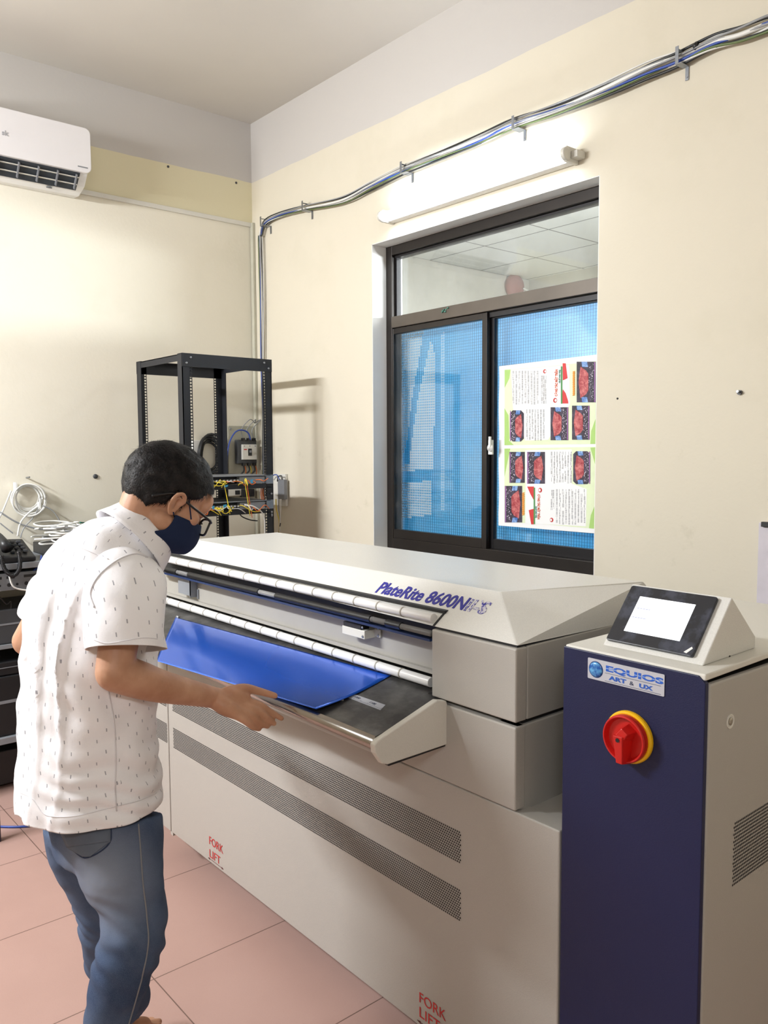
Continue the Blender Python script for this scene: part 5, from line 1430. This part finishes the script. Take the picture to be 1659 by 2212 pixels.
def cloth(name, parts, mat, disp, parent=person, thick=.0018):
    """parts: list of (verts, faces, uv); disp(co, normal, uv) -> offset along normal"""
    vs = []; fs = []; uvs = []
    for (v, f, u) in parts:
        n = len(vs); vs += v; uvs += u; fs += [tuple(i + n for i in q) for q in f]
    me = bpy.data.meshes.new(name); me.from_pydata([tuple(v) for v in vs], [], fs)
    import bmesh
    bm = bmesh.new(); bm.from_mesh(me); bmesh.ops.recalc_face_normals(bm, faces=bm.faces); bm.to_mesh(me); bm.free()
    me.update()
    nn = [v.normal.copy() for v in me.vertices]
    for i, v in enumerate(me.vertices): v.co = v.co + nn[i] * disp(v.co, nn[i], uvs[i])
    uvl = me.uv_layers.new(name='UVMap')
    for p in me.polygons:
        us = [uvs[me.loops[l].vertex_index] for l in p.loop_indices]
        wrap = max(u[0] for u in us) - min(u[0] for u in us) > .25
        for l, u in zip(p.loop_indices, us): uvl.data[l].uv = (u[0] + (u[2] if wrap and u[0] < u[2] * .5 else 0), u[1])
        p.use_smooth = True
    me.materials.append(mat)
    o = bpy.data.objects.new(name, me); COL.objects.link(o); adopt(o, parent)
    s = o.modifiers.new('thick', 'SOLIDIFY'); s.thickness = thick; s.offset = 1
    return o
def scaled_uv(v, f, uv, rings, n):
    out = []
    for i, u in enumerate(uv):
        per = 1.0
        out.append((u[0] * per, u[1], per))
    return v, f, out

# ---- shirt: body of the shirt, two sleeves, collar
T = [  # px, py, depth, half width, half depth, tilt
    (191, 1724, 1.885, .184, .150, 0), (191, 1680, 1.885, .180, .147, 0), (191, 1600, 1.885, .174, .140, 0), (193, 1500, 1.885, .170, .136, 2),
    (198, 1400, 1.885, .176, .134, 6), (205, 1322, 1.89, .180, .130, 13), (212, 1268, 1.89, .178, .122, 22), (224, 1230, 1.885, .164, .112, 30),
    (240, 1203, 1.88, .136, .104, 37), (260, 1184, 1.877, .106, .096, 42), (278, 1172, 1.874, .084, .088, 45), (290, 1163, 1.872, .070, .080, 47)]
rg = []
for (x, y, d, a, b, tl_) in dense(T, 9):
    tt = math.radians(tl_); rg.append((at(x, y, d), XA, YA * math.cos(tt) - ZA * math.sin(tt), a, b))
n_ = 160
v, f, uv = ring_loft(rg, n_, 2.25)
Lc = 2 * math.pi * .16
uv = [(u[0] * Lc, u[1], Lc) for u in uv]
def ridge(x): return (1 - abs(math.sin(x))) ** 2
def shirt_disp(co, nrm, u):
    n1 = noise.noise(co * 9) * .008 + noise.noise(Vector((co.x * 20 + co.z * 12, co.y * 20, co.z * 14))) * .006
    h = co.z
    back = max(0.0, -nrm.y)
    if u[2] < .6:
        return noise.noise(co * 9) * .006 + noise.noise(co * 18) * .0035 + .003 * math.sin(co.z * 70 + co.x * 30 + noise.noise(co * 6) * 6)
    # long soft pleats falling from the yoke
    w_ = max(0.0, min(1.0, (1.33 - h) / .10)) * max(.25, min(1.0, (h - .80) / .35))
    ph = co.x * 46 + noise.noise(Vector((co.x * 3, co.y * 3, h * 2.2))) * 4.0 + (1.3 - h) * 3
    n1 += back * w_ * .018 * (ridge(ph) ** 1.5 - .3)
    # side creases gathering at the hip
    side = max(0.0, nrm.x)
    k_ = max(0.0, 1 - abs(h - .86) / .16)
    n1 += side * k_ * .007 * math.sin(h * 120 + co.y * 34 + noise.noise(co * 7) * 5)
    k2 = max(0.0, 1 - abs(h - 1.08) / .14)
    n1 += side * k2 * .006 * math.sin((h + co.y * 1.3) * 62 + noise.noise(co * 5) * 4)
    # hem hangs a little outward in waves
    hem = max(0.0, 1 - (h - .775) / .08) if h > .775 else 1.0
    n1 += hem * .004 * math.sin(math.atan2(co.y - .66, co.x + 1.86) * 11 + 1)
    return n1
parts = [(v, f, uv)]
def sleeve(S, n=72):
    P = [at(q[0], q[1], q[2]) for q in S]
    prm = dense([(p.x, p.y, p.z, q[3], q[4]) for p, q in zip(P, S)], 8)
    C = [Vector(q[:3]) for q in prm]; rg = []
    for i, q in enumerate(prm):
        w_ = (C[min(i + 1, len(C) - 1)] - C[max(0, i - 1)]).normalized()
        F = (YA - w_ * YA.dot(w_)).normalized(); L = F.cross(w_)
        rg.append((C[i], L, F, q[3], q[4]))
    v, f, uv = ring_loft(rg, n, 2.05); return v, f, [(u[0] * 2 * math.pi * .075, u[1], 2 * math.pi * .075) for u in uv]
parts.append(sleeve([(215, 1232, 1.885, .058, .070), (240, 1236, 1.84, .066, .078), (262, 1252, 1.79, .072, .082), (272, 1285, 1.755, .076, .084), (274, 1335, 1.735, .076, .082), (273, 1375, 1.722, .076, .080), (272, 1402, 1.715, .077, .079)]))
parts.append(sleeve([(195, 1238, 1.90, .052, .062), (160, 1238, 1.94, .055, .064), (134, 1252, 1.98, .056, .062), (117, 1278, 2.01, .058, .060), (103, 1308, 2.02, .058, .060), (93, 1334, 2.025, .058, .060)]))
def sleeve_disp(co, nrm, u): return shirt_disp(co, nrm, u)
shirt = cloth('shirt', parts, M['shirt'], shirt_disp)
# collar: stand and fold-over leaf around the neck
tt = math.radians(50); cF = YA * math.cos(tt) - ZA * math.sin(tt); cU = YA * math.sin(tt) + ZA * math.cos(tt)
cc0 = at(286, 1167, 1.872)
rgc = []
for (u_, a, b, dy) in ((.030, .0690, .075, 0), (.040, .0685, .075, 0), (.043, .0710, .077, 0), (.036, .076, .082, 0), (.016, .082, .090, 0), (-.002, .089, .098, 0), (-.010, .092, .101, 0)):
    rgc.append((cc0 + cU * u_, XA, cF, a, b))
v, f, uv = ring_loft(rgc, 96, 2.0)
def col_disp(co, nrm, u): return noise.noise(co * 14) * .002
# leaf points drop at the throat
v2 = []
for i, p in enumerate(v):
    k = (i % 96) / 96; ang = 2 * math.pi * k; front = max(0, math.sin(ang)) ** 6
    row = i // 96
    v2.append(p - cU * (.030 * front * (row / 6)) + cF * (.012 * front))
collar = cloth('collar', [(v2, f, [(u[0] * .5, u[1], .5) for u in uv])], M['shirt'], col_disp, parent=shirt)
sh_me = evaluated_mesh(shirt)
bvh_shirt = BVHTree.FromPolygons([q.co.copy() for q in sh_me.vertices], [tuple(p.vertices) for p in sh_me.polygons])
thread = plain('white_seam_thread', rgb(222, 220, 224), .8)
def seam(name, pts, r, bvh, mat, parent, k=8):
    P = spline([Vector((x, y, 0)) for x, y in pts], k); run = []; runs = []
    for p in P:
        h = hit(bvh, p.x, p.y, r * .35)
        if h and (not run or (h[0] - run[-1]).length < .05): run.append(h[0])
        else:
            if len(run) > 3: runs.append(run)
            run = [h[0]] if h else []
    if len(run) > 3: runs.append(run)
    if runs:
        for run in runs: MB().tube(run, r, 6).build(name, mat, parent, smooth=True)
seam('side_seam', [(232, 1480), (246, 1560), (250, 1640), (249, 1700), (252, 1752)], .0016, bvh_shirt, thread, shirt)
seam('yoke_seam', [(135, 1170), (172, 1182), (205, 1196), (234, 1208)], .0012, bvh_shirt, thread, shirt)
seam('armhole_seam', [(204, 1312), (196, 1285), (204, 1258), (225, 1232), (258, 1208), (292, 1197), (318, 1204)], .0020, bvh_shirt, thread, shirt)
seam('hem_stitch', [(44, 1712), (70, 1726), (95, 1758), (130, 1765), (180, 1760), (250, 1742), (300, 1730), (338, 1712)], .0009, bvh_shirt, thread, shirt)
seam('cuff_stitch', [(203, 1382), (230, 1390), (270, 1384), (310, 1378), (340, 1380)], .0009, bvh_shirt, thread, shirt)

# ---- jeans
def leg_rings(S):
    rg = []
    P = [at(x, y, d) for (x, y, d, r, q) in S]
    prm = dense([(p.x, p.y, p.z, s[3], s[4]) for p, s in zip(P, S)], 9)
    C = [Vector(q[:3]) for q in prm]
    for i, q in enumerate(prm):
        w_ = (C[min(i + 1, len(C) - 1)] - C[max(0, i - 1)]).normalized(); L = (XA - w_ * XA.dot(w_)).normalized(); F = L.cross(w_)
        rg.append((C[i], L, F, q[3], q[4]))
    return rg
jm = MB()
def closed(rg, n=56):
    v, f, uv = ring_loft(rg, n, 2.2); m_ = len(rg)
    f = f + [tuple(range(n))[::-1], tuple(range((m_ - 1) * n, m_ * n))]; jm.add(v, f)
hipR = []
for (x, y, d, a, b) in dense([(200, 1640, 1.885, .118, .092), (208, 1730, 1.885, .130, .103), (216, 1790, 1.885, .134, .108), (222, 1835, 1.885, .130, .106)], 6):
    hipR.append((at(x, y, d), XA, YA, a, b))
closed(hipR)
closed(leg_rings([(254, 1770, 1.83, .082, .100), (256, 1830, 1.82, .085, .098), (268, 1895, 1.80, .081, .086), (286, 1960, 1.785, .070, .071), (283, 2030, 1.765, .065, .067), (262, 2095, 1.75, .061, .064), (244, 2160, 1.74, .052, .055), (230, 2225, 1.735, .047, .049), (216, 2310, 1.73, .046, .048), (207, 2400, 1.73, .048, .050), (205, 2475, 1.73, .050, .054)]))
closed(leg_rings([(182, 1770, 1.955, .082, .095), (190, 1830, 1.965, .080, .088), (212, 1900, 1.985, .070, .074), (227, 1960, 2.0, .066, .068), (232, 2010, 2.02, .066, .067), (244, 2070, 2.06, .062, .062), (262, 2120, 2.10, .056, .057), (282, 2164, 2.16, .052, .052)]))
jo = jm.build('jeans', M['jeans'], person)
md = jo.modifiers.new('unite', 'REMESH'); md.mode = 'VOXEL'; md.voxel_size = .005; md.use_smooth_shade = True
md = jo.modifiers.new('soften', 'SMOOTH'); md.iterations = 8; md.factor = .5
jme = evaluated_mesh(jo); jo.modifiers.clear(); jo.data = jme
nn = [v.normal.copy() for v in jme.vertices]
kneeR, kneeL = Rk, Lk
for i, v in enumerate(jme.vertices):
    co = v.co; o = noise.noise(co * 9) * .005 + noise.noise(co * 24) * .003
    dk = min((co - kneeR).length, (co - kneeL).length)
    k = max(0.0, 1 - dk / .16)
    o += k * .0045 * math.sin(co.z * 130 + co.y * 60 + noise.noise(co * 9) * 7)
    kl = max(0.0, min(1.0, (.50 - co.z) / .2))
    o += kl * .003 * math.sin(co.z * 95 + co.x * 50 + noise.noise(co * 9) * 6)
    v.co = co + nn[i] * o
jme.materials.clear(); jme.materials.append(M['jeans'])
for p in jme.polygons: p.use_smooth = True
bvh_j = BVHTree.FromPolygons([q.co.copy() for q in jme.vertices], [tuple(p.vertices) for p in jme.polygons])
def patch(name, corners, bvh, lift, mat, parent, nu=14, nv=14, thick=.002):
    """quadrilateral draped on a surface: corners in pixels, order tl tr br bl"""
    vs = []; ok = True
    for j in range(nv + 1):
        for i in range(nu + 1):
            u, v_ = i / nu, j / nv
            x = (corners[0][0] * (1 - u) + corners[1][0] * u) * (1 - v_) + (corners[3][0] * (1 - u) + corners[2][0] * u) * v_
            y = (corners[0][1] * (1 - u) + corners[1][1] * u) * (1 - v_) + (corners[3][1] * (1 - u) + corners[2][1] * u) * v_
            h = hit(bvh, x, y, lift)
            vs.append(h[0] if h else (vs[-1] if vs else Vector((0, 0, 0))))
    fs = [(j * (nu + 1) + i, j * (nu + 1) + i + 1, (j + 1) * (nu + 1) + i + 1, (j + 1) * (nu + 1) + i) for j in range(nv) for i in range(nu)]
    b = MB().add(vs, fs); o = b.build(name, mat, parent, smooth=True)
    s = o.modifiers.new('t', 'SOLIDIFY'); s.thickness = thick; s.offset = 0
    return o
pocket_mat = plain('faded_pocket_denim', rgb(94, 102, 116), .9, vary=.08, scale=20, bump=.3, bscale=900)
seam_dark = plain('dark_seam_denim', rgb(40, 52, 78), .9, vary=.05)
seam_pale = plain('pale_seam_edge', rgb(128, 128, 132), .9, vary=.05)
patch('back_pocket', [(120, 1772), (240, 1758), (239, 1818), (146, 1830)], bvh_j, .0020, pocket_mat, jo)
patch('back_pocket', [(146, 1830), (239, 1818), (196, 1850), (180, 1850)], bvh_j, .0020, pocket_mat, jo)
seam('pocket_stitch', [(241, 1760), (240, 1790), (238, 1818), (216, 1840), (184, 1853), (160, 1838)], .0016, bvh_j, seam_dark, jo)
seam('pocket_stitch', [(232, 1762), (231, 1790), (229, 1812), (210, 1832), (184, 1844)], .0012, bvh_j, seam_dark, jo)
seam('out_seam', [(296, 1745), (303, 1830), (308, 1900), (317, 1980), (320, 2040), (308, 2105), (296, 2150), (280, 2205), (270, 2240)], .0018, bvh_j, seam_pale, jo)

# ---- mask
mk = MB(); nu, nv = 24, 20; vs = []
def face_r(phi, u):
    """outline of nose-to-chin bulge of the mask, phi across the face"""
    return 0
mf = []
for j in range(nv + 1):
    v_ = j / nv                                     # 0 nose bridge, 1 under the chin
    for i in range(nu + 1):
        s = -1 + 2 * i / nu
        phi = s * math.radians(78)
        top = -.026 - .028 * abs(s) ** 1.5; bot = -.142 + .030 * abs(s) ** 1.6
        u_ = top + (bot - top) * v_
        bulge = .118 + .022 * math.sin(math.pi * min(1, v_ * 1.02)) - .020 * v_ ** 2 
        fwd = (bulge) * math.cos(phi) ** .8 - (.012) * (1 - math.cos(phi))
        if v_ > .7: fwd -= (v_ - .7) * .16 * math.cos(phi)
        lat = .066 * math.sin(phi) * (1.02 - .10 * v_)
        vs.append(hd(lat * 1.08, fwd * .97, u_ * .98))
for j in range(nv):
    for i in range(nu):
        k0 = j * (nu + 1) + i; mf.append((k0, k0 + 1, k0 + nu + 2, k0 + nu + 1))
mask_mat = plain('navy_mask_cloth', rgb(30, 42, 72), .85, spec=.2, vary=.04, bump=.3, bscale=600)
mko = MB().add(vs, mf).build('face_mask', mask_mat, person, smooth=True)
s = mko.modifiers.new('t', 'SOLIDIFY'); s.thickness = .003; s.offset = 0
s = mko.modifiers.new('sub', 'SUBSURF'); s.levels = 1; s.render_levels = 1
for s in (-1,):
    MB().tube([hd(s * .068, .020, -.052), hd(s * .075, .012, -.030), hd(s * .081, .000, -.008), hd(s * .084, -.012, -.004)], .0016, 6, smooth_steps=5).build('ear_loop', mask_mat, mko, smooth=True)
    MB().tube([hd(s * .066, .014, -.090), hd(s * .074, .000, -.076), hd(s * .082, -.008, -.070)], .0016, 6, smooth_steps=5).build('ear_loop', mask_mat, mko, smooth=True)
seam('ear_loop', [(407, 1070), (409, 1090), (411, 1108), (413, 1122)], .0016, bvh_body, mask_mat, mko)
seam('ear_loop', [(374, 1106), (376, 1114), (380, 1124), (384, 1130)], .0016, bvh_body, mask_mat, mko)
# ---- glasses
gm = plain('black_glasses_frame', rgb(18, 18, 22), .3)
lens = bpy.data.materials.new('lens_glass'); lens.use_nodes = True
t = NT(lens); t.n.remove(t.n['Principled BSDF']); a_ = t.new('ShaderNodeBsdfTransparent'); b_ = t.new('ShaderNodeBsdfGlossy'); b_.inputs['Roughness'].default_value = .05
x_ = t.new('ShaderNodeMixShader'); x_.inputs[0].default_value = .14; t.l.new(a_.outputs[0], x_.inputs[1]); t.l.new(b_.outputs[0], x_.inputs[2]); t.l.new(x_.outputs[0], t.n['Material Output'].inputs['Surface'])
gf, gu = .114, -.030
fr_o = None
for s in (1, -1):
    c = []
    for k in range(29):
        a_ = 2 * math.pi * k / 28; ca, sa = math.cos(a_), math.sin(a_)
        ca = math.copysign(abs(ca) ** .6, ca); sa = math.copysign(abs(sa) ** .6, sa)
        c.append(hd(s * (.036 + .027 * ca), gf + .002 * ca - .004 * sa - .006 * max(0, ca) ** 2, gu + .019 * sa))
    ob = MB().tube(c, .0027, 8, caps=False).build('lens_rim', gm, person if fr_o is None else fr_o, smooth=True)
    if fr_o is None: fr_o = ob; ob.name = 'glasses'
    MB().add(c[:-1], [tuple(range(28))]).build('lens', lens, fr_o, fix=False)
    MB().tube([hd(s * .064, gf - .004, gu + .012), hd(s * .072, gf - .020, gu + .013), hd(s * .081, .040, gu + .012), hd(s * .085, -.006, gu + .012), hd(s * .080, -.030, gu - .006), hd(s * .076, -.046, gu - .022)], .0029, 8, smooth_steps=6).build('temple', gm, fr_o, smooth=True)
MB().tube([hd(-.010, gf, gu + .008), hd(0, gf + .003, gu + .010), hd(.010, gf, gu + .008)], .002, 8).build('bridge', gm, fr_o, smooth=True)

# ---- hair: a cap over the skull and short strands standing off it
def hair_limit(th_, f, u, x):
    """is this skull direction covered with hair (f fore, u up, x side; unit vector)"""
    if u > .42: return True                                           # crown and forelock
    if f > .60: return u > .42 - 0 
    side = abs(x)
    if f < -.02: return u > -.84 - .10 * (-f) + .75 * max(0, abs(x) - .45)                            # back of the head to the nape
    line = -.62 + (f + .02) * 1.30                                      # hairline rising from behind the ear to the temple
    if f < .30 and side > .6: return u > -.14 + .10 * f or (f > .18 and u > -.42)    # over and before the ear, sideburn
    return u > line * .6
hb_ = MB(); nu, nv = 96, 56; vs = []; fl = []
for j in range(nv + 1):
    ph = math.pi * j / nv
    for i in range(nu):
        a_ = 2 * math.pi * i / nu
        x, f, u = math.sin(ph) * math.cos(a_), math.sin(ph) * math.sin(a_), math.cos(ph)
        h = hair_limit(0, f, u, x)
        nz_ = noise.noise(Vector((x, f, u)) * 5) * .004
        g = 1.0 if h else .84
        rx_, rf_, ru_ = .0865 * g, .110 * g, .1005 * g
        if h and u > .3 and f > .2: ru_ += .004
        if u < -.2 and h: rf_ *= .97
        vs.append(hd(x * (rx_ + nz_), f * (rf_ + nz_) - .004, u * (ru_ + nz_) + .004)); fl.append(h)
fs = [(j * nu + i, j * nu + (i + 1) % nu, (j + 1) * nu + (i + 1) % nu, (j + 1) * nu + i) for j in range(nv) for i in range(nu)]
def hair_material():
    m_, b = base('black_hair', rgb(22, 19, 19), .6, 0, .25); t = NT(m_); co = t.coord()
    c = t.mix(t.ramp(t.noise(co, 60, 4), .4, .8), rgb(16, 14, 15), rgb(34, 28, 27)); t.l.new(c, b.inputs['Base Color'])
    t.bump(t.noise(co, 240, 3), .6, .003, b); return m_
M['hair'] = hair_material()
ho = MB().add(vs, fs).build('hair', M['hair'], person, smooth=True)
st = MB(); random.seed(9); cnt = 0
while cnt < 9000:
    a_ = random.random() * 2 * math.pi; cu = random.uniform(-1, 1); sp_h = math.sqrt(1 - cu * cu)
    x, f, u = sp_h * math.cos(a_), sp_h * math.sin(a_), cu
    if not hair_limit(0, f, u, x): continue
    cnt += 1
    rf_ = .110 * (.97 if u < -.2 else 1)
    p = hd(x * .0855, f * (rf_ - .001) - .004, u * .0995 + .004)
    n = (hX * x / .0865 + hF * f / .110 + hU * u / .1).normalized()
    flow = (hF * .9 + hX * x * .8 - hU * .5) if u > .25 else (-hU * .9 - hF * .15 * (1 if f < .2 else -1))
    flow = (flow - n * flow.dot(n)); flow = flow.normalized() if flow.length > .05 else hF
    ln_ = random.uniform(.010, .020) if u > .2 else random.uniform(.006, .012)
    lift = random.uniform(.10, .45) if u > .2 else random.uniform(.12, .32)
    rj = Vector((random.gauss(0, .15), random.gauss(0, .15), random.gauss(0, .15)))
    d1 = (flow + n * lift + rj).normalized(); d2 = (flow + n * (lift * .4) + rj).normalized()
    sd = d1.cross(n); sd = sd.normalized() * .00045
    q1 = p + d1 * ln_ * .5; q2 = q1 + d2 * ln_ * .5
    k0 = len(st.v); st.v += [p - sd, p + sd, q1 - sd * .8, q1 + sd * .8, q2]
    st.f += [(k0, k0 + 1, k0 + 3, k0 + 2), (k0 + 2, k0 + 3, k0 + 4)]
so_ = st.build('hair_strands', M['hair'], ho, fix=False); so_['kind'] = 'stuff'
# sandal straps on the foot seen at the lower edge
sd_mat = plain('brown_sandal_leather', rgb(74, 54, 46), .6)
for an, dv in ((La2, dl), (Ra, Vector((.15, 1, 0)).normalized())):
    f_ = Vector((an.x, an.y, 0)); side_ = Vector((dv.y, -dv.x, 0))
    sole = [f_ + dv * (.05 * 0 - .06 + .0) + side_ * -.03, f_ - dv * .06 + side_ * .03, f_ + dv * .10 + side_ * .046, f_ + dv * .165 + side_ * .03, f_ + dv * .165 - side_ * .03, f_ + dv * .10 - side_ * .046]
    so2 = MB().prism([p + ZA * .001 for p in sole], (0, 0, .014)).build('sandal', sd_mat, person, bevel=.004)
    arc = [f_ + dv * .085 + side_ * (.046 * math.cos(k * math.pi / 8)) + ZA * (.010 + .050 * math.sin(k * math.pi / 8)) for k in range(9)]
    MB().tube(arc, .006, 8).build('strap', sd_mat, so2, smooth=True)
